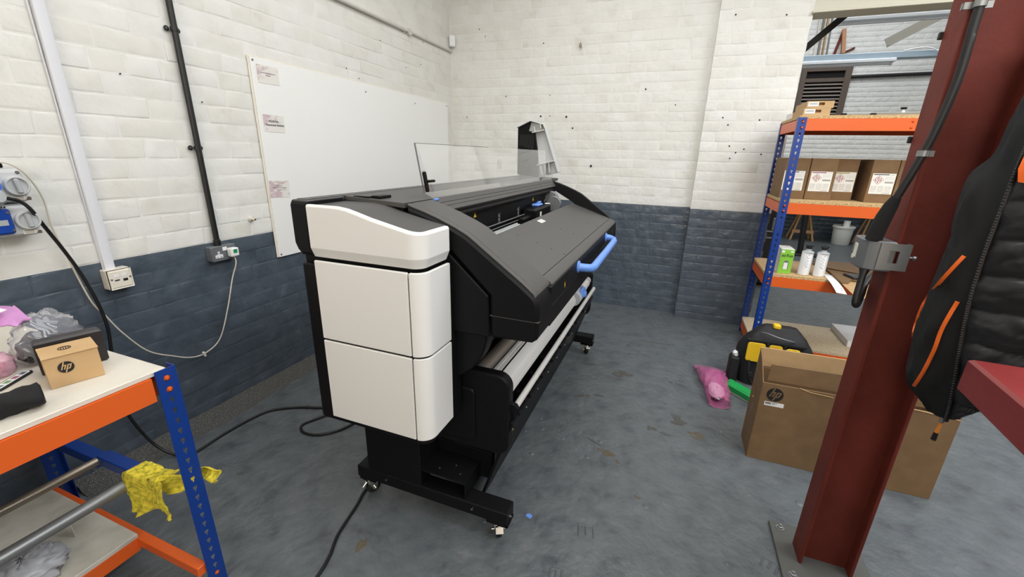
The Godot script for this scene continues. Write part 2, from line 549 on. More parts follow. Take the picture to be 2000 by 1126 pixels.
func view_and_light() -> void:
	var cam := Camera3D.new()
	cam.name = "camera"
	cam.fov = 69.27
	cam.near = 0.02
	cam.position = V(0, 1.55, 0)
	cam.basis = Basis(Vector3.UP, 0.358898) * Basis(Vector3.RIGHT, -0.310527) * Basis(Vector3.BACK, 0.023778)
	cam.current = true
	add_child(cam)
	var we := WorldEnvironment.new()
	we.name = "world"
	var e := Environment.new()
	e.background_mode = Environment.BG_COLOR
	e.background_color = Color(0.72, 0.78, 0.84)
	e.tonemap_mode = Environment.TONE_MAPPER_LINEAR
	e.tonemap_exposure = 0.93
	e.sdfgi_enabled = true
	e.ssao_enabled = true
	e.ssil_enabled = true
	we.environment = e
	add_child(we)
	rooflight(V(2.3, 3.72, -0.9), 1.9, 4.4, 2.1, Color(0.97, 0.985, 1.0), "long frosted rooflight in the ceiling over the shelf unit side")
	rooflight(V(-0.55, 3.72, -1.75), 1.5, 3.3, 0.9, Color(1.0, 0.995, 0.985), "narrower frosted rooflight in the ceiling over the printer")
	rooflight(V(2.2, 5.02, -7.6), 3.6, 3.4, 0.9, Color(0.97, 0.985, 1.0), "wide frosted rooflight above the bay beyond the lintel")
	high_window()

# a high window in the wall behind the camera: its light falls on everything that faces the camera
func high_window() -> void:
	var c := V(0.9, 2.65, 3.4)
	org = c
	var b := mb()
	for s in [-1.0, 1.0]:
		b.box(c + V(s * 1.73, 0, -0.02), V(0.06, 1.3, 0.14), 0.006)
		b.box(c + V(0, s * 0.63, -0.02), V(3.4, 0.06, 0.14), 0.006)
	for k in 2: b.box(c + V(-0.567 + k * 1.133, 0, -0.02), V(0.05, 1.2, 0.1), 0.004)
	var w := struct("window_1", b, M.cream_steel)
	for k in 3:
		b = mb()
		b.box(c + V(-1.133 + k * 1.133, 0, -0.015), V(1.083, 1.2, 0.012))
		part(w, "light_pane", b, M.window_glow)
	var l := AreaLight3D.new()
	l.name = "window_daylight"
	l.area_size = Vector2(3.4, 1.2)
	l.light_energy = 2.2
	l.light_color = Color(1.0, 0.962, 0.905)
	l.shadow_enabled = true
	l.area_normalize_energy = false
	l.area_range = 16.0
	l.position = V(0, 0, -0.08)
	w.add_child(l)

# ---------------------------------------------------------------- brick walls
func brick_mesh(L: float, H: float, gap: float, proud: float, sd: int) -> ArrayMesh:
	var b := MB.new()
	var r := RandomNumberGenerator.new()
	r.seed = sd
	var xs := [-0.5, -0.46, -0.18, 0.16, 0.46, 0.5]
	var ys := [-0.5, -0.38, 0.0, 0.38, 0.5]
	var P := []
	for j in 5:
		var row := []
		for i in 6:
			var rim: bool = i == 0 or i == 5 or j == 0 or j == 4
			var w := L - gap
			var h := H - gap
			var x: float = (xs[i] if absf(xs[i]) < 0.45 else signf(xs[i]) * (0.5 if absf(xs[i]) > 0.49 else 0.5 - 0.007 / w)) * w
			var y: float = (ys[j] if absf(ys[j]) < 0.3 else signf(ys[j]) * (0.5 if absf(ys[j]) > 0.49 else 0.5 - 0.007 / h)) * h
			x += r.randf_range(-0.0022, 0.0022)
			y += r.randf_range(-0.0022, 0.0022)
			row.append(V(x, y, 0.0 if rim else proud + r.randf_range(-0.0012, 0.0012)))
		P.append(row)
	b.grid(P)
	return b.mesh(null)

# lays painted bricks on a wall slab: the largest in view singly, the rest as one part
func lay_bricks(wall: Node3D, start: Vector3, along: Vector3, out: Vector3, length: float, y_lo: float, y_hi: float, line: float, course: float, stretcher: float, gap: float, proud: float, header_every: int, lights: Array, sd: int, most := 290, edge_jit := 0.0) -> void:
	var r := RandomNumberGenerator.new()
	r.seed = sd
	var cam := get_node("camera") as Camera3D
	var inv := cam.transform.affine_inverse()
	var nvar := 5
	var kinds := {}
	for k in nvar:
		kinds["s%d" % k] = brick_mesh(stretcher, course, gap, proud, sd * 31 + k)
		kinds["h%d" % k] = brick_mesh(stretcher / 2, course, gap, proud, sd * 57 + k)
	var B := Basis(along, Vector3.UP, out)
	var rows0 := ceili((y_lo - line) / course - 0.01)
	var rows1 := floori((y_hi - line) / course)
	var list := []
	for k in range(rows0, rows1):
		var yc := line + (k + 0.5) * course
		var header := posmod(k, header_every) == 1
		var w := stretcher / 2 if header else stretcher
		var s := -w * (0.25 if header else (0.5 if posmod(k, 2) == 0 else 0.0)) + (r.randf_range(-0.02, 0.02))
		while s < length - 0.02:
			var a := maxf(s, 0.0)
			var e := minf(s + w, length)
			if e - a > 0.03:
				var c := start + along * ((a + e) / 2) + Vector3.UP * (yc - start.y)
				var pc := inv * c
				var score := -1.0
				if pc.z < -0.1:
					var sx := pc.x / -pc.z
					var sy := pc.y / -pc.z
					if absf(sx) < 1.25 and absf(sy) < 0.71:
						score = absf((cam.position - c).normalized().dot(out)) * (e - a) / pc.length_squared()
				list.append([score, c, (e - a) / w, header, r.randi() % nvar, yc < line, r.randf_range(-0.012, 0.012), r.randf_range(-0.006, 0.006), r.randf_range(-0.0015, 0.0012)])
			s += w
	list.sort_custom(func(p, q): return p[0] > q[0])
	var rest := {}
	for i in list.size():
		var b: Array = list[i]
		var me: ArrayMesh = kinds[("h%d" if b[3] else "s%d") % b[4]]
		var xf := Transform3D(B * Basis(Vector3.UP, b[6] * 0.5) * Basis(Vector3.BACK, b[7]) * Basis.from_scale(V(b[2], 1, 1)), b[1] + out * b[8])
		var m: Material = M.dark_paint if b[5] else lights[(b[4] + int(b[3])) % lights.size()]
		if i < most and b[0] > 0.0:
			var o := MeshInstance3D.new()
			o.name = "brick"
			o.mesh = me
			o.material_override = m
			o.transform = Transform3D(xf.basis, xf.origin - wall.position)
			wall.add_child(o, true)
		else:
			if not rest.has(m):
				rest[m] = SurfaceTool.new()
				rest[m].begin(Mesh.PRIMITIVE_TRIANGLES)
			rest[m].append_from(me, 0, Transform3D(xf.basis, xf.origin - wall.position))
	for m in rest:
		var o := MeshInstance3D.new()
		o.name = "further_bricks"
		rest[m].set_material(m)
		o.mesh = rest[m].commit()
		o.set_meta("kind", "stuff")
		wall.add_child(o, true)

# floor damage: a ragged patch of bare concrete lying in the paint, with a low broken rim
func floor_chip(f: Node, x: float, z: float, rx: float, rz: float, turn: float, m: Material, sd: int) -> void:
	var r := RandomNumberGenerator.new()
	r.seed = sd
	var b := mb()
	var flakes := 1 if rx < 0.025 or rz < 0.012 else 9
	for k in flakes:
		var n := 13
		var c := Vector2.ZERO
		var s := 1.0
		if flakes > 1:
			var a0 := r.randf() * TAU
			var q0 := sqrt(r.randf()) * 0.85
			c = Vector2(cos(a0) * rx, sin(a0) * rz) * q0
			s = r.randf_range(0.22, 0.5)
		var outer := []
		var inner := []
		for i in n:
			var a := TAU * i / n
			var p := (c + Vector2(cos(a) * rx, sin(a) * rz) * s * r.randf_range(0.55, 1.25)).rotated(turn)
			outer.append(V(x + p.x, 0.0004, z - p.y))
			var q := (c + (p.rotated(-turn) - c) * 0.8).rotated(turn)
			inner.append(V(x + q.x, r.randf_range(0.0012, 0.003), z - q.y))
		b.grid([outer, inner], true)
		b.fan(inner, Vector3.UP)
	part(f, "paint_chip", b, m)

func setting() -> void:
	org = Vector3.ZERO
	var b := mb()
	b.bx(V(-2.8, -0.25, 3.6), V(5.6, 0.0, -11.0))
	var f := struct("floor", b, M.floor_paint)
	# walls as slabs
	org = V(-2.437, 0, -2)
	b = mb()
	b.bx(V(-2.75, 1.031, 3.5), V(-2.437, 3.75, -4.8))
	var wl := struct("wall_left", b, M.white_paint)
	b = mb()
	b.bx(V(-2.75, -0.1, 3.5), V(-2.437, 1.031, -4.8))
	part(wl, "painted_plinth", b, M.dark_paint)
	lay_bricks(wl, V(-2.437, 0, -0.55), V(0, 0, -1), V(1, 0, 0), 3.895, -0.05, 3.2, 1.031, 0.0919, 0.285, 0.006, 0.0024, 4, [M.white_paint, M.white_paint_warm, M.white_paint], 4)
	org = V(-0.8, 0, -4.456)
	b = mb()
	b.bx(V(-2.75, 1.10, -4.456), V(0.82, 3.75, -4.78))
	var wb := struct("wall_back", b, M.white_paint)
	b = mb()
	b.bx(V(-2.75, -0.1, -4.456), V(0.82, 1.10, -4.78))
	part(wb, "painted_plinth", b, M.dark_paint)
	lay_bricks(wb, V(-2.43, 0, -4.456), V(1, 0, 0), V(0, 0, 1), 2.585, -0.05, 3.25, 1.10, 0.086, 0.268, 0.0055, 0.0022, 5, [M.white_paint, M.white_paint_warm], 7)
	org = V(0.49, 0, -4.364)
	b = mb()
	b.bx(V(0.157, 1.095, -4.364), V(0.832, 3.75, -4.47), 0.004)
	var wp := struct("wall_pier", b, M.white_paint)
	b = mb()
	b.bx(V(0.157, -0.1, -4.364), V(0.826, 1.095, -4.47), 0.004)
	part(wp, "painted_plinth", b, M.dark_paint)
	lay_bricks(wp, V(0.155, 0, -4.364), V(1, 0, 0), V(0, 0, 1), 0.68, -0.05, 3.2, 1.095, 0.086, 0.268, 0.0055, 0.0025, 3, [M.white_paint, M.white_paint_warm], 9)
	# the sides of the place that the camera does not see
	org = V(5.4, 0, -3)
	b = mb()
	b.bx(V(5.4, -0.1, 3.5), V(5.65, 5.1, -10.9))
	var wr := struct("wall_right", b, M.white_paint)
	b = mb()
	b.bx(V(5.385, 0.0, 3.3), V(5.4, 1.1, -10.6))
	part(wr, "painted_plinth", b, M.dark_paint)
	org = V(1, 0, 3.4)
	b = mb()
	b.bx(V(-2.75, -0.1, 3.4), V(5.6, 2.05, 3.65))
	b.bx(V(-2.75, 3.25, 3.4), V(5.6, 3.75, 3.65))
	b.bx(V(-2.75, 2.05, 3.4), V(-0.8, 3.25, 3.65))
	b.bx(V(2.6, 2.05, 3.4), V(5.6, 3.25, 3.65))
	b.bx(V(-0.85, 2.0, 3.5), V(2.65, 3.3, 3.65))
	var wf := struct("wall_front", b, M.white_paint)
	b = mb()
	b.bx(V(-2.43, 0.0, 3.385), V(5.4, 1.1, 3.4))
	part(wf, "painted_plinth", b, M.dark_paint)
	# roof over the workshop with openings for the rooflights
	org = V(1, 3.75, -0.5)
	b = mb()
	b.bx(V(-2.75, 3.74, 3.65), V(5.65, 3.95, 1.3))
	b.bx(V(-2.75, 3.74, 1.3), V(1.35, 3.95, -0.1))
	b.bx(V(-2.75, 3.74, -0.1), V(-1.3, 3.95, -3.4))
	b.bx(V(0.2, 3.74, -0.1), V(1.35, 3.95, -3.4))
	b.bx(V(-2.75, 3.74, -3.4), V(5.65, 3.95, -4.78))
	b.bx(V(3.25, 3.74, 1.3), V(5.65, 3.95, -3.4))
	b.bx(V(1.35, 3.74, -3.1), V(3.25, 3.95, -3.4))
	b.bx(V(-1.35, 3.95, -0.05), V(0.25, 3.99, -3.45))
	b.bx(V(1.3, 3.95, 1.35), V(3.3, 3.99, -3.15))
	struct("ceiling", b, M.ceiling)
	# lintel and wall above the opening to the next bay
	org = V(3.1, 2.65, -4.45)
	b = mb()
	b.bx(V(0.83, 2.95, -4.42), V(5.4, 5.1, -4.78))
	struct("wall_over_opening", b, M.white_paint)
	b = mb()
	b.bx(V(0.82, 2.672, -4.37), V(5.4, 2.95, -4.45), 0.003)
	var tr := struct("trim_1", b, M.cream_steel)
	b = mb()
	b.bx(V(0.82, 2.652, -4.33), V(5.4, 2.672, -4.53), 0.003)
	part(tr, "flange", b, M.cream_steel)
	# next bay
	org = V(2.5, 0, -10.6)
	b = mb()
	b.bx(V(-2.75, 1.2, -10.606), V(5.6, 5.1, -10.9))
	var wfar := struct("wall_far", b, M.far_white)
	b = mb()
	b.bx(V(-2.75, -0.1, -10.606), V(5.6, 1.2, -10.9))
	part(wfar, "painted_plinth", b, M.dark_paint)
	lay_bricks(wfar, V(1.2, 0, -10.606), V(1, 0, 0), V(0, 0, 1), 4.0, 0.0, 4.6, 1.2, 0.086, 0.268, 0.009, 0.008, 4, [M.far_white], 13, 0)
	org = V(-2.6, 0, -7.5)
	b = mb()
	b.bx(V(-2.75, -0.1, -4.7), V(-2.45, 5.1, -10.9))
	struct("wall_bay_side", b, M.white_paint)
	org = V(-0.8, 3.75, -4.6)
	b = mb()
	b.bx(V(-2.75, 3.74, -4.47), V(0.83, 5.1, -4.78))
	struct("wall_bay_upper", b, M.white_paint)
	org = V(2, 5.04, -7.6)
	b = mb()
	b.bx(V(-2.75, 5.04, -4.42), V(5.65, 5.25, -5.9))
	b.bx(V(-2.75, 5.04, -9.3), V(5.65, 5.25, -10.9))
	b.bx(V(-2.75, 5.04, -5.9), V(0.4, 5.25, -9.3))
	b.bx(V(4.0, 5.04, -5.9), V(5.65, 5.25, -9.3))
	b.bx(V(0.3, 5.25, -5.8), V(4.1, 5.29, -9.4))
	struct("ceiling_bay", b, M.ceiling)
	# broken edge of the floor along the left wall
	org = V(-2.36, 0, -2)
	b = mb()
	var rows := []
	nz.frequency = 14.0
	nz.seed = 2
	for i in 9:
		var row := []
		for j in 150:
			var z := -0.75 - 3.2 * j / 149.0
			var t := i / 8.0
			var wd := 0.135 * (0.9 + 0.25 * nz.get_noise_2d(z * 0.5, 3.0))
			var x := -2.434 + wd * t
			var y := (1.0 - t) * (1.0 - t) * 0.055 + (nz.get_noise_2d(x * 3.0, z * 2.0) * 0.016 + nz.get_noise_2d(x * 7.0, z * 6.0) * 0.008) * sin(PI * minf(t + 0.12, 1.0))
			row.append(V(x, maxf(y, -0.002 if i == 8 else 0.002), z))
		rows.append(row)
	b.grid(rows)
	var rub := part(f, "crumbled_edge", b, M.rubble)
	rub.position = V(-2.36, 0, -2)
	rub.set_meta("kind", "stuff")
	# chips in the paint and patched holes of the floor
	org = Vector3.ZERO
	var chips := [[-0.193, -2.911, 0.075, 0.05, 0.2, "c"], [0.19, -2.453, 0.075, 0.05, -0.3, "c"], [0.304, -2.339, 0.055, 0.036, -0.3, "s"], [-0.17, -1.99, 0.06, 0.03, -0.5, "s"], [-0.25, -2.05, 0.05, 0.009, -0.5, "c"], [0.061, -2.30, 0.036, 0.026, -0.4, "c"],
		[0.13, -2.28, 0.04, 0.008, -0.3, "c"], [0.19, -2.92, 0.06, 0.02, -0.2, "c"], [-0.46, -2.97, 0.06, 0.014, 0.1, "c"], [-0.30, -2.55, 0.04, 0.016, 0.1, "c"], [-0.40, -2.50, 0.05, 0.02, 0.4, "c"], [0.02, -1.72, 0.022, 0.008, -0.3, "s"], [-0.10, -1.93, 0.012, 0.018, 0.3, "s"],
		[0.03, -3.6, 0.16, 0.01, 0.05, "c"], [-0.2, -3.45, 0.03, 0.012, 0.3, "c"], [-0.18, -3.28, 0.02, 0.01, 0.3, "c"], [-1.02, -1.02, 0.018, 0.03, 0.1, "s"], [-0.36, -1.08, 0.03, 0.02, 0.5, "c"], [0.12, -2.62, 0.015, 0.008, 0.0, "c"], [0.62, -1.32, 0.012, 0.008, 0.0, "c"], [-1.85, -1.12, 0.02, 0.01, 0.6, "c"], [0.1, -1.1, 0.012, 0.012, 0.6, "c"]]
	for i in chips.size():
		var c: Array = chips[i]
		floor_chip(f, c[0], c[1], c[2], c[3], c[4], M.bare_concrete if c[5] == "c" else M.bare_sandy, 100 + i)
	# square patches and weld beads standing proud under the paint
	for p in [[-0.17, -1.44, 0.07, 0.2], [-0.33, -1.08, 0.085, 0.1], [-0.42, -0.98, 0.06, 0.1], [0.55, -1.56, 0.06, -0.4], [0.66, -1.4, 0.05, -0.3], [-0.24, -1.2, 0.05, 0.15]]:
		b = mb()
		var Bs := Basis(Vector3.UP, p[3])
		for k in 3:
			b.box(V(p[0], 0.0012, p[1]) + Bs * V((k - 1) * p[2] * 0.45, 0, 0), V(0.008, 0.006, p[2] * (0.9 - 0.2 * (k % 2))), 0.0025, Bs)
		b.box(V(p[0], 0.0008, p[1]) + Bs * V(0, 0, -p[2] * 0.4), V(p[2], 0.005, 0.007), 0.0022, Bs)
		part(f, "floor_ridge", b, M.floor_lump)
	for i in 46:
		b = mb()
		var x := rng.randf_range(-0.7, 0.75)
		var z := rng.randf_range(-3.0, -0.75)
		var s := rng.randf_range(0.006, 0.02)
		b.lathe([[s, -0.001], [s * 0.8, s * 0.16], [s * 0.4, s * 0.28], [0.0, s * 0.3]], Transform3D(Basis(Vector3.UP, rng.randf() * 6.0) * Basis.from_scale(V(1, 1, rng.randf_range(0.5, 1.6))), V(x, 0, z)), 9)
		part(f, "floor_bump", b, M.floor_lump)

# ---------------------------------------------------------------- the printer
const HOOD_TOP := [-0.875, 1.372, -0.86, 1.366, -0.81, 1.352, -0.757, 1.334, -0.687, 1.306, -0.643, 1.285, -0.612, 1.264, -0.589, 1.247, -0.439, 1.140, -0.396, 1.106]

func rim_height(x: float) -> float:
	var k := [-1.3, 1.379, -1.0, 1.379, -0.96, 1.374, -0.92, 1.364, -0.872, 1.351, -0.761, 1.327, -0.735, 1.322, -0.71, 1.318, -0.6, 1.314]
	for i in range(0, k.size() - 2, 2):
		if x <= k[i + 2]:
			return lerpf(k[i + 1], k[i + 3], clampf((x - k[i]) / (k[i + 2] - k[i]), 0.0, 1.0))
	return 1.314

func caster(p: Node, x: float, z: float, turn: float) -> void:
	var B := Basis(Vector3.UP, turn)
	var at := V(x, 0, z)
	var c := mb()
	c.lathe([[0.0, 0.104], [0.024, 0.104], [0.024, 0.094], [0.016, 0.09], [0.016, 0.086]], Transform3D(B, at), 14)
	for s in [-1.0, 1.0]:
		c.ext(pv([-0.022, 0.088, 0.024, 0.088, 0.03, 0.07, 0.004, 0.022, -0.012, 0.026]), at + B * V(0, 0, s * 0.0165), B * Vector3.RIGHT, Vector3.UP, B * V(0, 0, s * 0.003))
	c.box(at + B * V(0.002, 0.086, 0), V(0.05, 0.005, 0.04), 0.0015, B)
	c.tube([at + B * V(-0.002, 0.034, -0.03), at + B * V(-0.002, 0.034, 0.03)], 0.005, 8)
	var fork := part(p, "caster", c, M.chrome, "chrome swivel fork")
	var w := mb()
	w.lathe([[0.0, -0.0125], [0.028, -0.0125], [0.034, -0.009], [0.034, 0.009], [0.028, 0.0125], [0.0, 0.0125]], Transform3D(B * Basis(Vector3.RIGHT, PI / 2), at + B * V(-0.002, 0.034, 0)), 20)
	part(fork, "wheel", w, M.rubber, "black rubber wheel")
	var k := mb()
	k.ext(pv([-0.004, 0.004, 0.026, 0.004, 0.044, -0.010, 0.047, -0.006, 0.029, 0.010, -0.004, 0.010]), at + B * V(0.010, 0.072, -0.017), B * Vector3.RIGHT, Vector3.UP, B * V(0, 0, 0.034), 0.0015)
	k.box(at + B * V(0.032, 0.083, 0), V(0.016, 0.005, 0.016), 0.0015, B)
	part(fork, "brake_pedal", k, M.chrome, "chrome brake pedal")

func foot(p: Node, z0: float, z1: float) -> void:
	var b := mb()
	b.bx(V(-1.212, 0.104, z0), V(-0.464, 0.165, z1), 0.004)
	var f := part(p, "foot", b, M.printer_black)
	b = mb()
	b.bx(V(-0.472, 0.09, z0 - 0.006), V(-0.461, 0.104, z1 + 0.006), 0.001)
	b.bx(V(-0.56, 0.086, z0 - 0.006), V(-0.464, 0.104, z1 + 0.006), 0.002)
	part(f, "caster_plate", b, M.printer_deep)
	b = mb()
	b.bx(V(-1.208, 0.086, z0 - 0.006), V(-1.12, 0.104, z1 + 0.006), 0.002)
	part(f, "caster_plate", b, M.printer_deep)
	var out := V(0, 0, 1) if z0 > -2.0 else V(0, 0, -1)
	var zo := maxf(z0, z1) if z0 > -2.0 else minf(z0, z1)
	for x in [-1.05, -0.62]:
		screw(f, V(x, 0.138, zo), out, 0.008, M.chrome)
	screw(f, V(-0.463, 0.12, (z0 + z1) / 2), V(1, 0, 0), 0.007, M.chrome)

func white_path(off: float) -> Array:
	# plan of the white cover, moved inwards by off: [x, z, inward normal]
	var out := []
	for x in [-1.122, -1.06, -1.0, -0.96, -0.92, -0.872, -0.815, -0.761, -0.742]:
		out.append(Vector2(x, -1.05 - off))
	for i in 9:
		var a := PI / 2 * i / 8.0
		out.append(Vector2(-0.738 + sin(a) * (0.05 - off), -1.10 + cos(a) * (0.05 - off)))
	for z in [-1.14, -1.18, -1.222]:
		out.append(Vector2(-0.688 - off, z))
	return out

func printer() -> void:
	var p := thing("large_format_printer", "large black and white wide-format printer with blue handle on castered stand", "printer", V(-0.85, 0, -2.2))
	var b: MB
	# stand
	foot(p, -1.24, -1.32)
	foot(p, -3.105, -3.19)
	for z in [-1.28, -3.147]:
		caster(p, -0.515, z, -1.1)
		caster(p, -1.165, z, -2.0 if z > -2.0 else -2.4)
	for z in [[-1.243, -1.40], [-3.187, -3.03]]:
		b = mb()
		b.bx(V(-1.15, 0.160, z[0]), V(-0.868, 0.62, z[1]), 0.004)
		part(p, "leg", b, M.printer_black)
	# bracket box in front of the near leg
	b = mb()
	b.bx(V(-0.868, 0.240, -1.25), V(-0.655, 0.246, -1.40), 0.001)
	b.bx(V(-0.66, 0.165, -1.25), V(-0.655, 0.244, -1.40), 0.001)
	b.bx(V(-0.868, 0.165, -1.36), V(-0.655, 0.244, -1.366))
	b.bx(V(-0.868, 0.160, -1.40), V(-0.60, 0.30, -1.43), 0.002)
	var br := part(p, "bracket", b, M.printer_black)
	screw(br, V(-0.80, 0.205, -1.356), V(0, 0, 1), 0.008, M.chrome)
	for q in [[-0.80, -1.29], [-0.74, -1.33], [-0.70, -1.29]]:
		screw(br, V(q[0], 0.245, q[1]), V(0, 1, 0), 0.004, M.steel_dull)
	# cross beam with the lower curtain panels
	b = mb()
	b.bx(V(-0.98, 0.16, -1.40), V(-0.80, 0.30, -3.03), 0.003)
	part(p, "cross_beam", b, M.printer_black)
	var slope := V(-0.135, -0.42, 0).normalized()
	var outn := V(0.42, -0.135, 0).normalized()
	var cuts := [-1.345, -1.52, -1.69, -1.87, -2.05, -2.23, -2.42, -2.62, -2.85, -3.10]
	for i in cuts.size() - 1:
		b = mb()
		b.ext(pv([-0.498, 0.52, -0.486, 0.516, -0.622, 0.098, -0.634, 0.102]), V(0, 0, cuts[i] - 0.0015), V(1, 0, 0), V(0, 1, 0), V(0, 0, cuts[i + 1] - cuts[i] + 0.003), 0.001)
		var cp := part(p, "curtain_panel", b, M.printer_black)
		b = mb()
		var m := V(-0.506, 0.455, cuts[i] - 0.05)
		b.tube([m, m + outn * 0.003], 0.006, 10)
		part(cp, "rivet", b, M.brass if i == 0 else M.chrome)
	for z in [-1.37, -1.51, -1.69, -1.865, -2.04, -2.22, -2.42, -2.64]:
		b = mb()
		b.bx(V(-0.535, 0.545, z), V(-0.468, 0.565, z - 0.02), 0.002)
		b.bx(V(-0.53, 0.48, z), V(-0.495, 0.55, z - 0.02), 0.002)
		var hk := part(p, "tube_cradle", b, M.printer_black)
		screw(hk, V(-0.493, 0.51, z - 0.01), V(1, 0, 0), 0.004, M.steel_dull)
	# rounded side plates carrying the rollers
	for z in [[-1.335, -1.385], [-3.075, -3.115]]:
		b = mb()
		b.ext(rrect(-0.86, 0.36, -0.502, 0.728, 0.055, 7), V(0, 0, z[0]), V(1, 0, 0), V(0, 1, 0), V(0, 0, z[1] - z[0]), 0.006)
		var sp := part(p, "side_plate", b, M.printer_black)
		b = mb()
		b.ext(rrect(-0.80, 0.40, -0.648, 0.650, 0.02, 5), V(0, 0, z[0] + 0.012), V(1, 0, 0), V(0, 1, 0), V(0, 0, -0.014), 0.006)
		part(sp, "boss", b, M.printer_black)
	b = mb()
	b.ext(pv([-0.515, 0.56, -0.478, 0.555, -0.470, 0.585, -0.48, 0.60, -0.515, 0.61]), V(0, 0, -1.355), V(1, 0, 0), V(0, 1, 0), V(0, 0, -0.02), 0.003)
	part(p, "tube_holder", b, M.printer_black)
	# rollers and bars
	b = mb()
	b.tube([V(-0.487, 0.583, -1.365), V(-0.487, 0.583, -3.09)], 0.0135, 16)
	part(p, "front_tube", b, M.silver, "bright aluminium tube")
	b = mb()
	b.ext(pv([-0.572, 0.690, -0.535, 0.676, -0.518, 0.648, -0.518, 0.618, -0.535, 0.606, -0.572, 0.606]), V(0, 0, -1.38), V(1, 0, 0), V(0, 1, 0), V(0, 0, -1.22), 0.002)
	b.bx(V(-0.519, 0.6425, -1.38), V(-0.5165, 0.6385, -2.60))
	part(p, "media_bar", b, M.silver, "flat-sided aluminium media bar")
	b = mb()
	b.lathe([[0.0, 0.0], [0.048, 0.0], [0.05, 0.012], [0.05, 0.10], [0.04, 0.15], [0.03, 0.16], [0.0, 0.16]], Transform3D(Basis(Vector3.RIGHT, -PI / 2), V(-0.538, 0.648, -2.585)), 20)
	var hub := part(p, "bar_hub", b, M.plastic_grey, "grey plastic hub")
	b = mb()
	b.box(V(-0.503, 0.668, -2.70), V(0.03, 0.05, 0.13), 0.008, Basis(Vector3.BACK, 0.35))
	b.tube([V(-0.52, 0.648, -2.64), V(-0.49, 0.655, -2.70), V(-0.50, 0.64, -2.80)], [0.02, 0.022, 0.012], 10)
	part(hub, "lever", b, M.printer_blue, "blue locking lever")
	b = mb()
	b.lathe([[0.0, 0.0], [0.03, 0.0], [0.036, 0.01], [0.036, 0.05], [0.026, 0.06], [0.026, 0.09], [0.034, 0.10], [0.034, 0.16], [0.028, 0.17], [0.028, 0.24], [0.0, 0.24]], Transform3D(Basis(Vector3.RIGHT, -PI / 2), V(-0.538, 0.648, -2.83)), 18)
	part(p, "spindle", b, M.silver, "ridged metal spindle")
	b = mb()
	b.tube([V(-0.665, 0.680, -1.37), V(-0.665, 0.680, -3.09)], 0.033, 20)
	part(p, "feed_roller", b, M.silver_dull, "dull metal feed roller")
	b = mb()
	b.bx(V(-0.618, 0.670, -1.37), V(-0.600, 0.690, -3.09), 0.002)
	b.bx(V(-0.598, 0.676, -1.37), V(-0.588, 0.684, -3.09), 0.001)
	part(p, "guide_rail", b, M.silver, "slim aluminium rail")
	b = mb()
	b.ext(pv([-0.80, 0.74, -0.73, 0.70, -0.73, 0.694, -0.80, 0.73]), V(0, 0, -1.30), V(1, 0, 0), V(0, 1, 0), V(0, 0, -1.80))
	part(p, "guide_plate", b, M.steel_dull)
	b = mb()
	b.bx(V(-0.86, 0.40, -1.40), V(-0.80, 0.74, -3.08), 0.002)
	b.bx(V(-0.86, 0.40, -1.40), V(-0.56, 0.41, -3.08), 0.002)
	part(p, "roller_tray", b, M.printer_deep)
	# lower housing under the hood
	b = mb()
	var hs := PackedVector2Array([Vector2(-1.15, 0.95), Vector2(-1.15, 0.70), Vector2(-0.80, 0.70)])
	hs.append_array(arc(Vector2(-0.80, 0.93), 0.23, -86, -2, 12))
	b.ext(hs, V(0, 0, -1.272), V(1, 0, 0), V(0, 1, 0), V(0, 0, -0.07), 0.006)
	part(p, "lower_housing", b, M.printer_black)
	b = mb()
	b.bx(V(-1.15, 0.60, -1.33), V(-0.86, 0.95, -3.15), 0.006)
	part(p, "rear_body", b, M.printer_black)
	# rear casing and top cover
	b = mb()
	b.ext(pv([-1.19, 0.93, -0.895, 0.93, -0.895, 1.372, -1.19, 1.372]), V(0, 0, -1.26), V(1, 0, 0), V(0, 1, 0), V(0, 0, -2.05), 0.004)
	part(p, "rear_casing", b, M.printer_deep)
	b = mb()
	var tc := arc(Vector2(-1.178, 1.372), 0.022, 90, 180, 6)
	tc.append_array(pv([-1.2, 1.20, -1.188, 1.20, -1.188, 1.36, -1.138, 1.376, -1.138, 1.393]))
	b.ext(tc, V(0, 0, -1.075), V(1, 0, 0), V(0, 1, 0), V(0, 0, -2.24), 0.003)
	part(p, "rear_cover", b, M.printer_charcoal)
	b = mb()
	b.ext(pv([-1.134, 1.376, -0.879, 1.362, -0.876, 1.380, -1.134, 1.392]), V(0, 0, -1.245), V(1, 0, 0), V(0, 1, 0), V(0, 0, -2.07), 0.002)
	part(p, "top_cover", b, M.printer_charcoal)
	b = mb()
	b.bx(V(-1.03, 1.386, -1.262), V(-0.99, 1.396, -1.33), 0.002)
	b.bx(V(-1.10, 1.388, -1.25), V(-1.03, 1.393, -1.27), 0.001)
	part(p, "cover_catch", b, M.printer_deep)
	# left supply module
	b = mb()
	var plan := PackedVector2Array([Vector2(-1.196, -1.30), Vector2(-1.196, -1.10)])
	plan.append_array(arc(Vector2(-1.16, -1.092), 0.036, 180, 90, 5))
	for q in white_path(0.007):
		if q.x > -1.118: plan.append(q)
	plan.append(Vector2(-0.695, -1.30))
	b.ext(plan, V(0, 0.556, 0), V(1, 0, 0), V(0, 0, 1), V(0, 0.62, 0), 0.004)
	var neck := PackedVector2Array()
	for q in plan: neck.append(Vector2(clampf(q.x, -1.18, -0.71), minf(q.y, -1.066)))
	part(p, "supply_cabinet", b, M.printer_black)
	b = mb()
	b.ext(PackedVector2Array([Vector2(-1.176, -1.29), Vector2(-1.176, -1.075), Vector2(-0.75, -1.075), Vector2(-0.71, -1.11), Vector2(-0.71, -1.29)]), V(0, 1.17, 0), V(1, 0, 0), V(0, 0, 1), V(0, 0.14, 0))
	part(p, "cabinet_neck", b, M.printer_deep)
	# black rear shell of the upper part
	b = mb()
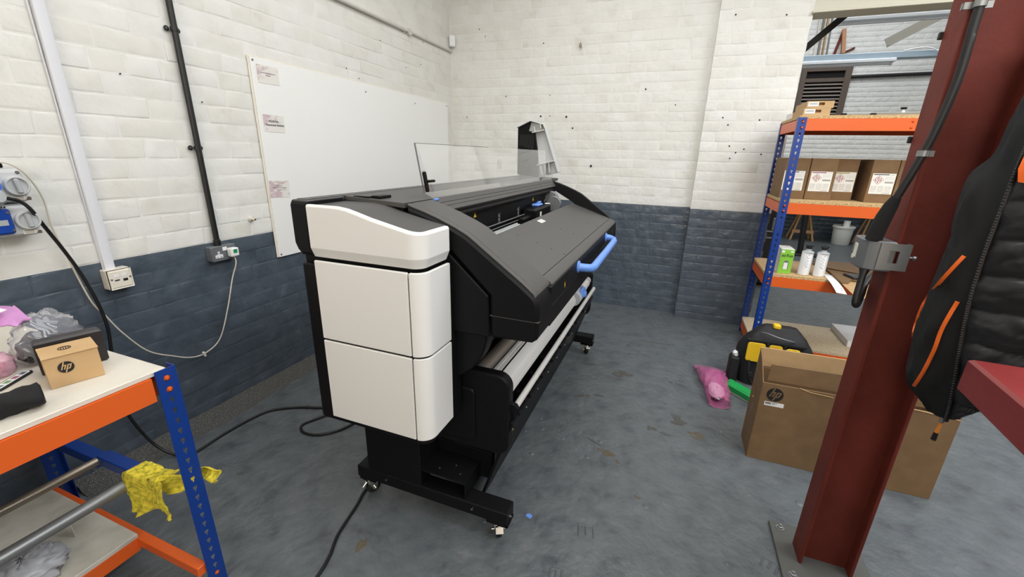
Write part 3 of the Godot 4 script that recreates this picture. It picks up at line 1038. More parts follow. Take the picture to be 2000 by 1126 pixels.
	b.ext(pv([-1.178, 1.206, -1.192, 1.218, -1.204, 1.245, -1.204, 1.376, -1.196, 1.388, -1.126, 1.386, -1.126, 1.206]), V(0, 0, -1.056), V(1, 0, 0), V(0, 1, 0), V(0, 0, -0.18), 0.010)
	var rs := part(p, "rear_shell", b, M.printer_black)
	b = mb()
	b.bx(V(-1.194, 1.383, -1.064), V(-1.128, 1.3905, -1.235), 0.002)
	part(rs, "shell_top", b, M.printer_charcoal)
	# doors: two flat, two curved
	for d in [[0.576, 0.8965], [0.9035, 1.192]]:
		b = mb()
		b.bx(V(-1.118, d[0], -1.0505), V(-0.7445, d[1], -1.062), 0.003)
		part(p, "cabinet_door", b, M.printer_white, "flat white cabinet door")
		b = mb()
		var outer := white_path(0.0005)
		var inner := white_path(0.012)
		var pl := PackedVector2Array()
		for q in outer:
			if q.x > -0.7405 or q.y < -1.052: pl.append(q)
		inner.reverse()
		for q in inner:
			if q.x > -0.7405 or q.y < -1.064: pl.append(q)
		b.ext(pl, V(0, d[0], 0), V(1, 0, 0), V(0, 0, 1), V(0, d[1] - d[0], 0), 0.002)
		part(p, "corner_door", b, M.printer_white, "rounded white corner door")
	# white upper band with its sloping rim
	b = mb()
	var rows := []
	for r in [[0.014, -1.0, 1.203], [0.003, -1.0, 1.228], [0.0, -1.0, 1.236], [0.0, -0.007, 0.0], [0.003, -0.001, 0.0], [0.006, 0.0, 0.0], [0.017, 0.0, 0.0], [0.020, -0.002, 0.0], [0.020, -0.03, 0.0]]:
		var row := []
		for q in white_path(r[0]):
			row.append(V(q.x, r[2] if r[1] < -0.5 else rim_height(q.x) + r[1], q.y))
		rows.append(row)
	for i in rows.size() - 1:
		if i in [0, 1]:
			b.grid([rows[i], rows[i + 1]])
	b.grid([rows[2], rows[3]])
	b.grid([rows[3], rows[4], rows[5], rows[6]])
	b.grid([rows[6], rows[7], rows[8]])
	for e in [0, white_path(0.0).size() - 1]:
		var ring := []
		for r in rows: ring.append(r[e])
		b.fan(ring, V(-1, 0, 0) if e == 0 else V(0, 0, -1))
	part(p, "upper_band", b, M.printer_white, "white band with sloping rim")
	# charcoal top of the module
	b = mb()
	rows = []
	for x in [-1.13, -1.06, -1.0, -0.96, -0.92, -0.872, -0.815, -0.761, -0.735, -0.71]:
		var zz := -1.065 if x < -0.76 else (-1.075 if x < -0.72 else -1.09)
		rows.append([V(x, rim_height(x) - 0.005, -1.252), V(x, rim_height(x) - 0.005, zz)])
	b.grid(rows, false, 0.02)
	part(p, "module_top", b, M.printer_charcoal)
	# hood: near cheek, far cheek
	var top := pv(HOOD_TOP)
	var cheek := PackedVector2Array(top)
	cheek.append_array(pv([-0.384, 1.092, -0.374, 1.07, -0.372, 1.04, -0.372, 0.965, -0.377, 0.945, -0.395, 0.931, -0.54, 0.925, -0.549, 0.94, -0.5535, 1.083, -0.70, 1.220, -0.875, 1.315]))
	b = mb()
	b.ext(cheek, V(0, 0, -1.25), V(1, 0, 0), V(0, 1, 0), V(0, 0, -0.18), 0.012)
	var ck := part(p, "hood_cheek", b, M.printer_black)
	b = mb()
	b.ext(pv([-0.549, 1.0105, -0.3705, 1.0105, -0.3705, 1.0125, -0.549, 1.0125]), V(0, 0, -1.2492), V(1, 0, 0), V(0, 1, 0), V(0, 0, -0.02))
	part(ck, "seam", b, M.printer_charcoal)
	b = mb()
	b.ext(pv([-0.90, 1.31, -0.705, 1.212, -0.5585, 1.079, -0.553, 0.925, -0.90, 0.925]), V(0, 0, -1.2535), V(1, 0, 0), V(0, 1, 0), V(0, 0, -0.17), 0.004)
	part(p, "side_panel", b, M.printer_black)
	for s in [[-1.258, -1.284], [-1.288, -1.43]]:
		b = mb()
		var strip := PackedVector2Array()
		var lift := PackedVector2Array()
		for i in top.size():
			strip.append(top[i] + Vector2(0, -0.002))
			lift.append(top[i] + Vector2(0.0025, 0.0045))
		lift.append(Vector2(-0.388, 1.098))
		strip.append(Vector2(-0.392, 1.092))
		lift.reverse()
		strip.append_array(lift)
		b.ext(strip, V(0, 0, s[0]), V(1, 0, 0), V(0, 1, 0), V(0, 0, s[1] - s[0]), 0.0018)
		part(p, "cheek_cover", b, M.printer_charcoal)
	b = mb()
	b.ext(cheek, V(0, 0, -3.118), V(1, 0, 0), V(0, 1, 0), V(0, 0, -0.032), 0.003)
	part(p, "hood_cheek", b, M.printer_black)
	# platen table, its front strip and the front panels
	b = mb()
	b.ext(pv([-0.705, 1.2150, -0.4215, 1.1225, -0.4215, 1.110, -0.705, 1.19]), V(0, 0, -1.43), V(1, 0, 0), V(0, 1, 0), V(0, 0, -1.688), 0.0015)
	var pt := part(p, "platen", b, M.printer_charcoal, "sloping charcoal table")
	for h in [[-0.651, -1.79], [-0.659, -2.656], [-0.561, -2.236], [-0.489, -2.243], [-0.431, -2.253], [-0.492, -2.64], [-0.434, -2.668], [-0.49, -1.806], [-0.56, -1.806], [-0.431, -1.813]]:
		b = mb()
		var y: float = 1.2150 - 0.3263 * (h[0] + 0.705)
		b.lathe([[0.0, 0.0006], [0.004, 0.0006], [0.0045, -0.001]], Transform3D(Basis(Vector3.BACK, -0.315), V(h[0], y, h[1])), 10)
		part(pt, "hole", b, M.printer_deep)
	b = mb()
	b.box(V(-0.668, 1.2035, -2.22), V(0.03, 0.001, 0.075), 0.0, Basis(Vector3.BACK, -0.315))
	var lb := part(pt, "label_sticker", b, M.paper)
	b = mb()
	for k in 3: b.box(V(-0.668, 1.2035, -2.22) + Basis(Vector3.BACK, -0.315) * V(-0.008 + k * 0.008, 0.0008, 0), V(0.002, 0.0006, 0.06), 0.0, Basis(Vector3.BACK, -0.315))
	part(lb, "print", b, M.ink_grey)
	b = mb()
	b.ext(pv([-0.4185, 1.1215, -0.385, 1.107, -0.378, 1.096, -0.40, 1.09, -0.4185, 1.10]), V(0, 0, -1.43), V(1, 0, 0), V(0, 1, 0), V(0, 0, -1.69), 0.0015)
	part(p, "front_strip", b, M.printer_charcoal)
	b = mb()
	b.bx(V(-0.42, 1.018, -1.40), V(-0.373, 1.097, -3.13), 0.003)
	var fp := part(p, "front_panel", b, M.printer_black)
	b = mb()
	b.bx(V(-0.44, 0.934, -1.42), V(-0.376, 1.014, -3.13), 0.003)
	part(p, "lower_panel", b, M.printer_black)
	b = mb()
	b.bx(V(-0.70, 0.94, -1.42), V(-0.44, 1.10, -3.13))
	b.bx(V(-0.90, 0.94, -1.42), V(-0.68, 1.14, -3.13))
	part(p, "hood_underside", b, M.printer_deep)
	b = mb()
	b.ext(rrect(-2.64, 1.036, -1.90, 1.082, 0.018, 4), V(-0.3745, 0, 0), V(0, 0, 1), V(0, 1, 0), V(0.0025, 0, 0), 0.001)  # thin dark plate: the shade of the handle recess put into colour
	part(fp, "recess_shade_plate", b, M.printer_deep)
	b = mb()
	b.ext(pv([0, -0.012, 0.006, -0.004, 0.006, 0.004, 0.0, 0.013, -0.003, 0.0]), V(-0.3735, 1.046, -1.61), V(0, 0, -1), V(0, 1, 0), V(0.001, 0, 0))
	part(fp, "sticker", b, M.yellow_sign)
	b = mb()
	b.ext(pv([0, -0.008, 0.004, 0.0, 0.0, 0.009]), V(-0.3735, 1.06, -2.95), V(0, 0, -1), V(0, 1, 0), V(0.001, 0, 0))
	part(fp, "sticker", b, M.yellow_sign)
	# blue handle
	b = mb()
	var hp := [V(-0.376, 1.062, -1.855), V(-0.345, 1.060, -1.862), V(-0.322, 1.055, -1.885), V(-0.314, 1.050, -1.925), V(-0.314, 1.048, -2.30), V(-0.314, 1.050, -2.625), V(-0.322, 1.055, -2.655), V(-0.345, 1.062, -2.665), V(-0.376, 1.066, -2.66)]
	b.tube(hp, 0.019, 14)
	for z in [-1.855, -2.66]:
		b.lathe([[0.0, 0.0], [0.028, 0.0], [0.028, 0.006], [0.018, 0.01]], Transform3D(Basis(Vector3.BACK, -PI / 2), V(-0.3735, 1.064, z)), 16)
	part(p, "handle", b, M.printer_blue, "bright blue grab handle")
	# strips in front of the window hinge
	for s in [[-0.876, 1.380, -0.862, 1.362], [-0.861, 1.3605, -0.851, 1.349], [-0.850, 1.3475, -0.838, 1.333]]:
		b = mb()
		b.ext(pv([s[0], s[1], s[2], s[3], s[2] - 0.006, s[3] - 0.008, s[0] - 0.006, s[1] - 0.008]), V(0, 0, -1.43), V(1, 0, 0), V(0, 1, 0), V(0, 0, -1.695), 0.001)
		part(p, "lid_strip", b, M.printer_charcoal)
	b = mb()
	b.bx(V(-0.892, 1.30, -1.43), V(-0.846, 1.334, -3.12), 0.004)
	part(p, "lid_edge", b, M.printer_deep)
	# inside the printing bay
	b = mb()
	b.bx(V(-0.90, 1.12, -1.43), V(-0.872, 1.33, -3.12))
	var bw := part(p, "bay_wall", b, M.printer_black)
	b = mb()
	b.bx(V(-0.88, 1.10, -1.43), V(-0.70, 1.135, -3.12))
	part(p, "bay_floor", b, M.printer_deep)
	b = mb()
	b.tube([V(-0.85, 1.305, -1.43), V(-0.85, 1.305, -3.12)], 0.014, 12)
	part(p, "rail_tube", b, M.printer_black)
	for z in [-1.80, -2.68]:
		b = mb()
		b.ext(pv([-0.014, 0, 0.014, 0, 0, 0.028]), V(-0.872, 1.262, z), V(0, 0, -1), V(0, 1, 0), V(0.001, 0, 0))
		part(bw, "warning_sign", b, M.yellow_sign, "yellow warning triangle")
	for z in [-1.80, -2.1, -2.40, -2.68, -2.95]:
		b = mb()
		for k in 3:
			var yy := 1.195 + k * 0.02
			b.box(V(-0.8715, yy, z + 0.010), V(0.0008, 0.018, 0.0035), 0.0, Basis(Vector3.RIGHT, 0.5))
			b.box(V(-0.8715, yy + 0.003, z - 0.008), V(0.0008, 0.019, 0.003), 0.0, Basis(Vector3.RIGHT, -0.35))
			b.box(V(-0.8715, yy - 0.004, z), V(0.0008, 0.003, 0.018), 0.0)
		part(bw, "printed_symbol", b, M.plastic_grey)
	for s in [[-0.85, 1.20, 0.004], [-0.835, 1.185, 0.003]]:
		b = mb()
		b.tube([V(s[0], s[1], -1.43), V(s[0], s[1], -2.45)], s[2], 8)
		part(p, "slide_rail", b, M.steel_dull)
	b = mb()
	for k in 20:
		b.box(V(-0.79, 1.186, -1.80 - k * 0.019), V(0.006, 0.013, 0.009), 0.001)
	b.bx(V(-0.796, 1.135, -1.78), V(-0.784, 1.180, -2.2))
	part(p, "toothed_strip", b, M.plastic_grey_light)
	b = mb()
	b.bx(V(-0.87, 1.16, -2.45), V(-0.78, 1.235, -2.80), 0.012)
	b.bx(V(-0.84, 1.14, -2.30), V(-0.80, 1.20, -2.46), 0.01)
	var cg := part(p, "carriage", b, M.printer_deep)
	b = mb()
	b.box(V(-0.825, 1.243, -2.63), V(0.05, 0.014, 0.10), 0.006)
	b.box(V(-0.835, 1.252, -2.70), V(0.02, 0.012, 0.05), 0.004)
	part(cg, "lever", b, M.printer_blue, "blue lever")
	b = mb()
	b.box(V(-0.777, 1.195, -2.56), V(0.002, 0.028, 0.028), 0.0)
	part(cg, "white_sticker", b, M.paper)
	b = mb()
	b.box(V(-0.80, 1.238, -2.78), V(0.03, 0.004, 0.03), 0.0)
	part(cg, "white_sticker", b, M.paper)
	b = mb()
	b.ext(arc(Vector2(-0.80, 1.22), 0.055, 0, 340, 22), V(0, 0, -2.93), V(1, 0, 0), V(0, 1, 0), V(0, 0, -0.03), 0.004)
	b.ext(arc(Vector2(-0.83, 1.255), 0.05, 0, 340, 20), V(0, 0, -2.965), V(1, 0, 0), V(0, 1, 0), V(0, 0, -0.03), 0.004)
	part(p, "round_cover", b, M.steel_dull)
	b = mb()
	b.box(V(-0.872, 1.375, -1.452), V(0.012, 0.008, 0.03), 0.002)
	part(p, "hinge_clip", b, M.printer_blue, "small blue clip")
	# open clear window
	var foot_pt := V(-0.876, 1.381, 0)
	var knee := V(-0.908, 1.397, 0)
	var tip := V(-0.942, 1.583, 0)
	var up := (tip - knee).normalized()
	var hgt := (tip - knee).length()
	b = mb()
	b.ext(pv([1.43, 0, 3.13, 0, 3.13, hgt, 2.46, hgt, 2.455, hgt - 0.022, 2.44, hgt - 0.026, 2.16, hgt - 0.026, 2.13, hgt - 0.02, 2.115, hgt, 1.43, hgt]), knee, V(0, 0, -1), up, up.cross(V(0, 0, -1)).normalized() * 0.004, 0.0)
	b.ext(pv([foot_pt.x, foot_pt.y, knee.x, knee.y, knee.x - 0.003, knee.y + 0.003, foot_pt.x - 0.001, foot_pt.y + 0.004]), V(0, 0, -1.43), V(1, 0, 0), V(0, 1, 0), V(0, 0, -1.70))
	var wedge := mb()
	wedge.ext(pv([1.4285, 0, 1.431, 0, 1.431, hgt, 1.4285, hgt]), knee, V(0, 0, -1), up, up.cross(V(0, 0, -1)).normalized() * 0.005)
	wedge.ext(pv([1.43, hgt - 0.0003, 2.115, hgt - 0.0003, 2.115, hgt + 0.001, 1.43, hgt + 0.001]), knee, V(0, 0, -1), up, up.cross(V(0, 0, -1)).normalized() * 0.004)
	var win := part(p, "window", b, M.window_clear, "clear plastic window folded open")
	part(win, "cut_edge", wedge, M.steel_dull)
	b = mb()
	var g := knee + V(0.006, 0, 0)
	b.box(g + up * 0.045 + V(0.004, 0, -1.437), V(0.014, 0.078, 0.016), 0.004, Basis(Vector3.BACK, 0.18))
	b.box(g + up * 0.048 + V(0.02, 0, -1.452), V(0.012, 0.010, 0.045), 0.003)
	part(win, "latch", b, M.printer_deep, "black latch")
	b = mb()
	var ce := knee + up * 0.103 + V(0.004, 0, -2.22)
	var rg := []
	for i in 29:
		var a := TAU * i / 28.0
		rg.append(ce + V(0, 0, -1) * cos(a) * 0.024 + up * sin(a) * 0.024)
	b.tube(rg, 0.0006, 5, false)
	for q in [-0.008, 0.006]:
		b.tube([ce + V(0, 0, -q - 0.004) + up * (0.02 if q < 0 else 0.008), ce + V(0, 0, -q + 0.004) - up * (0.008 if q < 0 else 0.02)], 0.0006, 5)
	part(win, "printed_emblem", b, M.ink_grey)
	# open white service cover at the far end
	var K := func(u: float, w: float) -> Vector2: return Vector2(u * 0.985, 1.55 + (w - 1.55) * 0.985)
	var outl := PackedVector2Array([K.call(-1.215, 1.39), K.call(-1.222, 1.517), K.call(-1.232, 1.755), K.call(-1.118, 1.806), K.call(-1.012, 1.778), K.call(-0.987, 1.738), K.call(-0.867, 1.428), K.call(-1.041, 1.376)])
	b = mb()
	b.ext(outl, V(0, 0, -3.29), V(1, 0, 0), V(0, 1, 0), V(0, 0, -0.02), 0.003)
	var cv := part(p, "service_cover", b, M.plastic_grey_light, "raised white service cover")
	b = mb()
	for i in [2, 3, 4, 5]:
		var a: Vector2 = outl[i]
		var c: Vector2 = outl[i + 1]
		var nrm := Vector2(-(c - a).y, (c - a).x).normalized()
		var th := 0.006 if i < 5 else 0.012
		b.ext(PackedVector2Array([a, c, c - nrm * th, a - nrm * th]), V(0, 0, -3.245), V(1, 0, 0), V(0, 1, 0), V(0, 0, -0.055), 0.001)
	part(cv, "rim", b, M.plastic_grey_light)
	b = mb()
	b.ext(PackedVector2Array([K.call(-1.222, 1.40), K.call(-1.225, 1.75), K.call(-1.122, 1.797), K.call(-1.14, 1.73), K.call(-1.085, 1.72), K.call(-1.062, 1.60), K.call(-1.04, 1.382), K.call(-1.18, 1.385)]), V(0, 0, -3.265), V(1, 0, 0), V(0, 1, 0), V(0, 0, -0.03), 0.002)
	part(cv, "foam_lining", b, M.printer_deep, "dark ribbed lining")
	b = mb()
	for k in 11:
		var x0 := -1.19 + k * 0.011
		b.tube([V(x0, 1.62 - k * 0.003, -3.262), V(x0 + 0.008, 1.70, -3.262)], 0.0012, 5)
	part(cv, "lining_ribs", b, M.printer_charcoal)
	b = mb()
	for q in [[-1.05, 1.475, -0.905, 1.51], [-1.005, 1.40, -1.02, 1.47], [-0.975, 1.41, -0.985, 1.475], [-0.945, 1.42, -0.955, 1.50], [-1.10, 1.715, -1.0, 1.735], [-1.085, 1.76, -1.075, 1.72], [-1.035, 1.78, -1.03, 1.745]]:
		var a: Vector2 = K.call(q[0], q[1])
		var c: Vector2 = K.call(q[2], q[3])
		b.box(V((a.x + c.x) / 2, (a.y + c.y) / 2, -3.265), V(a.distance_to(c), 0.006, 0.05), 0.001, Basis(Vector3.BACK, (c - a).angle()))
	part(cv, "inner_rib", b, M.printer_band)

# ---------------------------------------------------------------- print made of pixels
func print_mat(called: String, im: Image) -> StandardMaterial3D:
	var m := mat(called, Color.WHITE, 0.65)
	m.albedo_texture = ImageTexture.create_from_image(im)
	return m

func text_rows(im: Image, x0: int, y0: int, w: int, n: int, step: int, c: Color, r: RandomNumberGenerator, h := 1) -> void:
	for k in n:
		var x := x0
		while x < x0 + w:
			var l := r.randi_range(2, 7)
			im.fill_rect(Rect2i(x, y0 + k * step, mini(l, x0 + w - x), h), c)
			x += l + 2

# ---------------------------------------------------------------- on the left wall
func wall_things() -> void:
	var b: MB
	var x0 := -2.43
	# whiteboard
	var t := thing("whiteboard", "large blank white board screwed to the white brick wall", "board", V(x0, 0.858, -3.15))
	b = mb()
	b.bx(V(x0 + 0.001, 0.858, -1.998), V(x0 + 0.012, 2.062, -4.325), 0.002)
	part(t, "panel", b, mat("board_face", rgb(240, 240, 237), 0.35))
	b = mb()
	b.bx(V(x0 + 0.001, 0.858, -1.984), V(x0 + 0.006, 2.066, -1.998), 0.002)
	b.bx(V(x0 + 0.001, 2.062, -1.984), V(x0 + 0.006, 2.07, -4.325), 0.002)
	part(t, "edge_strip", b, M.plastic_cream)
	for s in [[2.045, -2.012], [0.875, -2.012], [2.03, -4.30], [0.90, -4.30], [2.0, -3.0], [1.99, -3.7]]:
		screw(t, V(x0 + 0.012, s[0], s[1]), V(1, 0, 0), 0.006, M.steel_dull)
	# three small printed cards
	var r := RandomNumberGenerator.new()
	r.seed = 5
	var cards := [[1.978, -2.105, 0.10, 0.0, "pink-swirled card with faint print, topmost on the whiteboard edge"], [1.70, -2.10, 0.10, 0.01, "pink-cornered card printed PIVOTAL on the whiteboard edge"], [1.30, -2.072, 0.105, 0.06, "tilted pink-streaked card, lowest on the whiteboard edge"]]
	for i in 3:
		var c: Array = cards[i]
		var im := Image.create(128, 90, false, Image.FORMAT_RGB8)
		im.fill(Color(0.90, 0.89, 0.86))
		nz.seed = 40 + i
		nz.frequency = 0.02
		for y in 90:
			for x in 128:
				var s := nz.get_noise_2d(x * 0.7 + y * 0.9, y * 1.4 - x * 0.5) + (0.55 - (x + y * (1.0 if i != 2 else -0.3)) / 150.0)
				if s > 0.0:
					var q := clampf(s * 1.6, 0.0, 0.75)
					im.set_pixel(x, y, Color(0.90, 0.89, 0.86).lerp(Color(0.80, 0.66, 0.70) if nz.get_noise_2d(x * 2.0 + 90.0, y * 3.0) > -0.1 else Color(0.70, 0.64, 0.66), q))
		if i != 1:
			text_rows(im, 22, 36, 86, 1, 10, Color(0.35, 0.3, 0.3), r, 4)
			text_rows(im, 48, 48, 30, 1, 10, Color(0.35, 0.3, 0.3), r, 4)
			if i == 2: text_rows(im, 40, 26, 44, 1, 10, Color(0.4, 0.33, 0.35), r, 4)
		var n := thing("card", c[4], "card", V(x0 + 0.013, c[0], c[1]), "printed cards on the whiteboard")
		b = mb()
		var B := Basis(Vector3.RIGHT, -c[3])
		var u: Vector3 = B * V(0, 0, -1) * 0.0745
		var w: Vector3 = B * V(0, 1, 0) * c[2] / 2
		var o: Vector3 = n.position
		b.print_quad(o - u - w + V(0.0008, 0, 0), o + u - w + V(0.0008, 0, 0), o + u + w + V(0.0014, 0, 0), o - u + w + V(0.0014, 0, 0))
		b.bx(o - V(0.0012, c[2] / 2 - 0.002, 0.073), o + V(0.0003, c[2] / 2 - 0.002, 0.073))
		part(n, "sheet", b, print_mat("card_print_%d" % i, im))
		if i == 1:
			lettering(n, "PIVOTAL -", o + V(0.0018, 0.012, -0.004), V(0, 0, -1), V(0, 1, 0), 0.018, M.ink_dark, "Droid Sans", true)
			lettering(n, "Thorntons Rollout", o + V(0.0018, -0.009, -0.004), V(0, 0, -1), V(0, 1, 0), 0.0155, M.ink_dark, "Droid Sans", true)
	# black conduit with its saddles
	t = thing("conduit_pipe", "black plastic conduit pipe running up the white wall", "pipe", V(x0 + 0.02, 1.03, -1.60))
	b = mb()
	b.tube([V(x0 + 0.02, 1.0, -1.60), V(x0 + 0.02, 3.7, -1.588)], 0.0145, 16)
	part(t, "pipe", b, M.pvc_black)
	b = mb()
	b.lathe([[0.0145, 0.0], [0.018, 0.0], [0.018, 0.035], [0.0145, 0.038]], Transform3D(Basis(), V(x0 + 0.02, 1.012, -1.60)), 16)
	part(t, "collar", b, M.pvc_black)
	for y in [2.10, 1.545, 2.7]:
		b = mb()
		b.lathe([[0.0145, -0.009], [0.0175, -0.009], [0.0175, 0.009], [0.0145, 0.009]], Transform3D(Basis(), V(x0 + 0.02, y, -1.594)), 16)
		for s in [-1.0, 1.0]:
			b.ext(arc(Vector2(s * 0.026, 0), 0.012, 0, 345, 16), V(x0 + 0.001, y, -1.594), V(0, 0, 1), V(0, 1, 0), V(0.005, 0, 0), 0.001)
		var sd := part(t, "saddle", b, M.pvc_black)
		screw(sd, V(x0 + 0.007, y, -1.566), V(1, 0, 0), 0.005, M.steel_dull)
	# white trunking
	org = V(x0, 1.0, -1.095)
	b = mb()
	b.ext(rrect(-0.019, 0.0, 0.019, 0.024, 0.003, 2), V(x0 - 0.002, 1.0, -1.09), V(0, 0, 1), V(1, 0, 0), V(0.0, 2.7, -0.022))
	b.bx(V(x0 - 0.001, 1.0, -1.0690), V(x0 + 0.006, 3.0, -1.0725))
	solo("cable_trunking", "white plastic cable trunking running up the white brick wall", "trunking", b, mat("trunking", rgb(224, 225, 230), 0.35))
	# data outlet
	t = thing("data_outlet", "cream double data outlet box at the foot of the white trunking", "outlet", V(x0, 0.95, -1.105))
	b = mb()
	b.bx(V(x0 - 0.006, 0.905, -1.058), V(x0 + 0.042, 1.0, -1.152), 0.004)
	part(t, "back_box", b, M.plastic_cream)
	b = mb()
	b.ext(pv([-0.046, -0.046, 0.046, -0.046, 0.046, 0.046, -0.046, 0.046]), V(x0 + 0.042, 0.9525, -1.105), V(0, 0, -1), V(0, 1, 0), V(0.010, 0, 0), 0.009)
	part(t, "faceplate", b, M.plastic_cream)
	for s in [-1.0, 1.0]:
		b = mb()
		b.bx(V(x0 + 0.0515, 0.962, -1.105 - s * 0.015 - 0.010), V(x0 + 0.0535, 0.976, -1.105 - s * 0.015 + 0.010), 0.0006)
		part(t, "label_window", b, M.plastic_white)
		b = mb()
		b.bx(V(x0 + 0.0515, 0.940 if s > 0 else 0.946, -1.105 - s * 0.016 - 0.009), V(x0 + 0.0528, 0.952, -1.105 - s * 0.016 + 0.009))
		part(t, "port", b, M.ink_dark)
		screw(t, V(x0 + 0.052, 0.955, -1.105 - s * 0.036), V(1, 0, 0), 0.004, M.steel_dull)
	# metal-clad double socket
	t = thing("double_socket", "grey metal-clad double socket below the black conduit", "socket", V(x0, 0.97, -1.615))
	b = mb()
	b.ext(rrect(-0.073, -0.043, 0.073, 0.043, 0.008, 4), V(x0 - 0.006, 0.971, -1.615), V(0, 0, -1), V(0, 1, 0), V(0.046, 0, 0), 0.003)
	part(t, "body", b, M.socket_grey)
	b = mb()
	b.ext(rrect(-0.071, -0.041, 0.071, 0.041, 0.008, 4), V(x0 + 0.041, 0.971, -1.615), V(0, 0, -1), V(0, 1, 0), V(0.004, 0, 0), 0.001)
	part(t, "faceplate", b, M.socket_grey)
	b = mb()
	var fx := x0 + 0.0453
	b.ext(rrect(-0.022, -0.014, 0.022, 0.005, 0.003, 2), V(fx, 0.962, -1.580), V(0, 0, -1), V(0, 1, 0), V(0.001, 0, 0))
	b.bx(V(fx, 0.965, -1.574), V(fx + 0.001, 0.985, -1.586))
	part(t, "socket_outlet", b, M.plastic_white)
	b = mb()
	b.bx(V(fx + 0.001, 0.971, -1.5785), V(fx + 0.0016, 0.980, -1.5815))
	part(t, "earth_slot", b, M.ink_dark)
	for s in [-1.0, 1.0]:
		b = mb()
		b.bx(V(fx + 0.001, 0.952, -1.580 + s * 0.011 - 0.004), V(fx + 0.0016, 0.955, -1.580 + s * 0.011 + 0.004))
		part(t, "pin_slot", b, M.ink_dark)
	b = mb()
	b.bx(V(fx, 0.985, -1.604), V(fx + 0.004, 1.006, -1.630), 0.001)
	part(t, "switch", b, M.plastic_white)
	# plug and its lead
	t = thing("plug", "white plug with a green label in the grey socket", "plug", V(-2.365, 0.98, -1.655))
	b = mb()
	b.ext(rrect(-0.024, -0.026, 0.024, 0.026, 0.008, 4), V(fx + 0.0006, 0.972, -1.650), V(0, 0, -1), V(0, 1, 0), V(0.042, 0, 0), 0.007)
	part(t, "body", b, M.plastic_white)
	b = mb()
	b.bx(V(fx + 0.0426, 0.968, -1.637), V(fx + 0.0436, 0.990, -1.660), 0.0004)
	part(t, "label_sticker", b, M.label_green)
	org = V(-2.40, 0.43, -1.2)
	b = mb()
	b.tube(curve([V(-2.362, 0.947, -1.652), V(-2.362, 0.90, -1.652), V(-2.385, 0.807, -1.628), V(-2.395, 0.646, -1.578), V(-2.40, 0.477, -1.502), V(-2.40, 0.425, -1.41), V(-2.40, 0.432, -1.33), V(-2.40, 0.477, -1.249), V(-2.40, 0.555, -1.144), V(-2.40, 0.687, -1.064), V(-2.40, 0.796, -1.018), V(-2.40, 0.87, -0.987), V(-2.405, 1.008, -0.965), V(-2.41, 1.137, -0.950), V(-2.412, 1.226, -0.938), V(-2.405, 1.331, -0.936), V(-2.395, 1.412, -0.913), V(-2.39, 1.462, -0.88), V(-2.385, 1.480, -0.83), V(-2.38, 1.475, -0.70)]), 0.0036, 8)
	t = solo("mains_lead", "cream mains lead hanging in a loop from the white plug", "cable", b, M.cable_cream)
	b = mb()
	b.box(V(-2.395, 0.423, -1.395), V(0.014, 0.03, 0.012), 0.002, Basis(Vector3.RIGHT, 0.2))
	part(t, "cable_clip", b, M.plastic_cream)
	# brass stub
	org = V(x0, 1.134, -1.845)
	b = mb()
	b.tube([V(x0 - 0.004, 1.134, -1.845), V(x0 + 0.012, 1.134, -1.845), V(x0 + 0.014, 1.134, -1.845), V(x0 + 0.034, 1.132, -1.846)], [0.016, 0.014, 0.008, 0.008], 12)
	t = solo("wall_stub", "small capped metal pipe stub in the wall beside the whiteboard", "pipe stub", b, M.plastic_cream)
	b = mb()
	b.tube([V(x0 + 0.033, 1.132, -1.846), V(x0 + 0.036, 1.132, -1.846)], 0.0062, 10)
	part(t, "bore", b, M.brass)
	# painted steel conduit near the top
	t = thing("steel_conduit", "white-painted conduit running along the left wall to the corner", "pipe", V(x0 + 0.02, 2.576, -3.5))
	b = mb()
	b.tube([V(x0 + 0.016, 2.576, -1.75), V(x0 + 0.016, 2.576, -3.60)], 0.014, 12)
	b.tube([V(x0 + 0.014, 2.578, -3.60), V(x0 + 0.014, 2.576, -4.43)], 0.010, 10)
	part(t, "pipe", b, mat("conduit_paint", rgb(206, 203, 196), 0.5))
	b = mb()
	b.tube([V(x0 - 0.004, 2.576, -3.655), V(x0 + 0.026, 2.576, -3.655)], 0.028, 14)
	b.bx(V(x0 - 0.002, 2.552, -3.575), V(x0 + 0.008, 2.60, -3.592), 0.002)
	part(t, "junction_box", b, M.conduit_paint)
	# alarm sensor in the corner
	t = thing("alarm_sensor", "small white motion sensor in the top corner of the walls", "sensor", V(-2.40, 2.62, -4.42))
	b = mb()
	b.ext(rrect(-0.032, -0.055, 0.032, 0.055, 0.012, 4), V(-2.405, 2.67, -4.425), V(0.75, 0, -0.66).normalized(), V(0, 1, 0), V(0.66, 0, 0.75).normalized() * 0.035, 0.008)
	part(t, "housing", b, M.plastic_white)
	b = mb()
	b.ext(rrect(-0.018, -0.02, 0.018, 0.02, 0.006, 3), V(-2.405, 2.682, -4.425) + V(0.66, 0, 0.75).normalized() * 0.034, V(0.75, 0, -0.66).normalized(), V(0, 1, 0), V(0.66, 0, 0.75).normalized() * 0.004, 0.002)
	part(t, "lens", b, M.plastic_white)
	# holes and fixings in the brickwork
	var holes := [[-1.398, 1.932, 0.010], [-1.30, 1.934, 0.005], [-1.126, 1.925, 0.011], [-0.838, 1.455, 0.013], [-1.055, 1.818, 0.009], [-2.097, 2.769, 0.006], [-1.79, 2.13, 0.006], [-1.40, 2.60, 0.006], [-1.31, 2.13, 0.005], [-0.38, 2.16, 0.008], [-0.10, 2.02, 0.006], [-2.25, 1.93, 0.006], [-2.03, 2.7, 0.005]]
	for h in holes:
		b = MB.new(V(-0.8, 0, -4.456))
		b.tube([V(h[0], h[1], -4.4535), V(h[0] + 0.002, h[1], -4.4490)], [h[2], h[2] * 0.8], 9)
		part(get_node("wall_back"), "drill_hole", b, M.ink_dark)
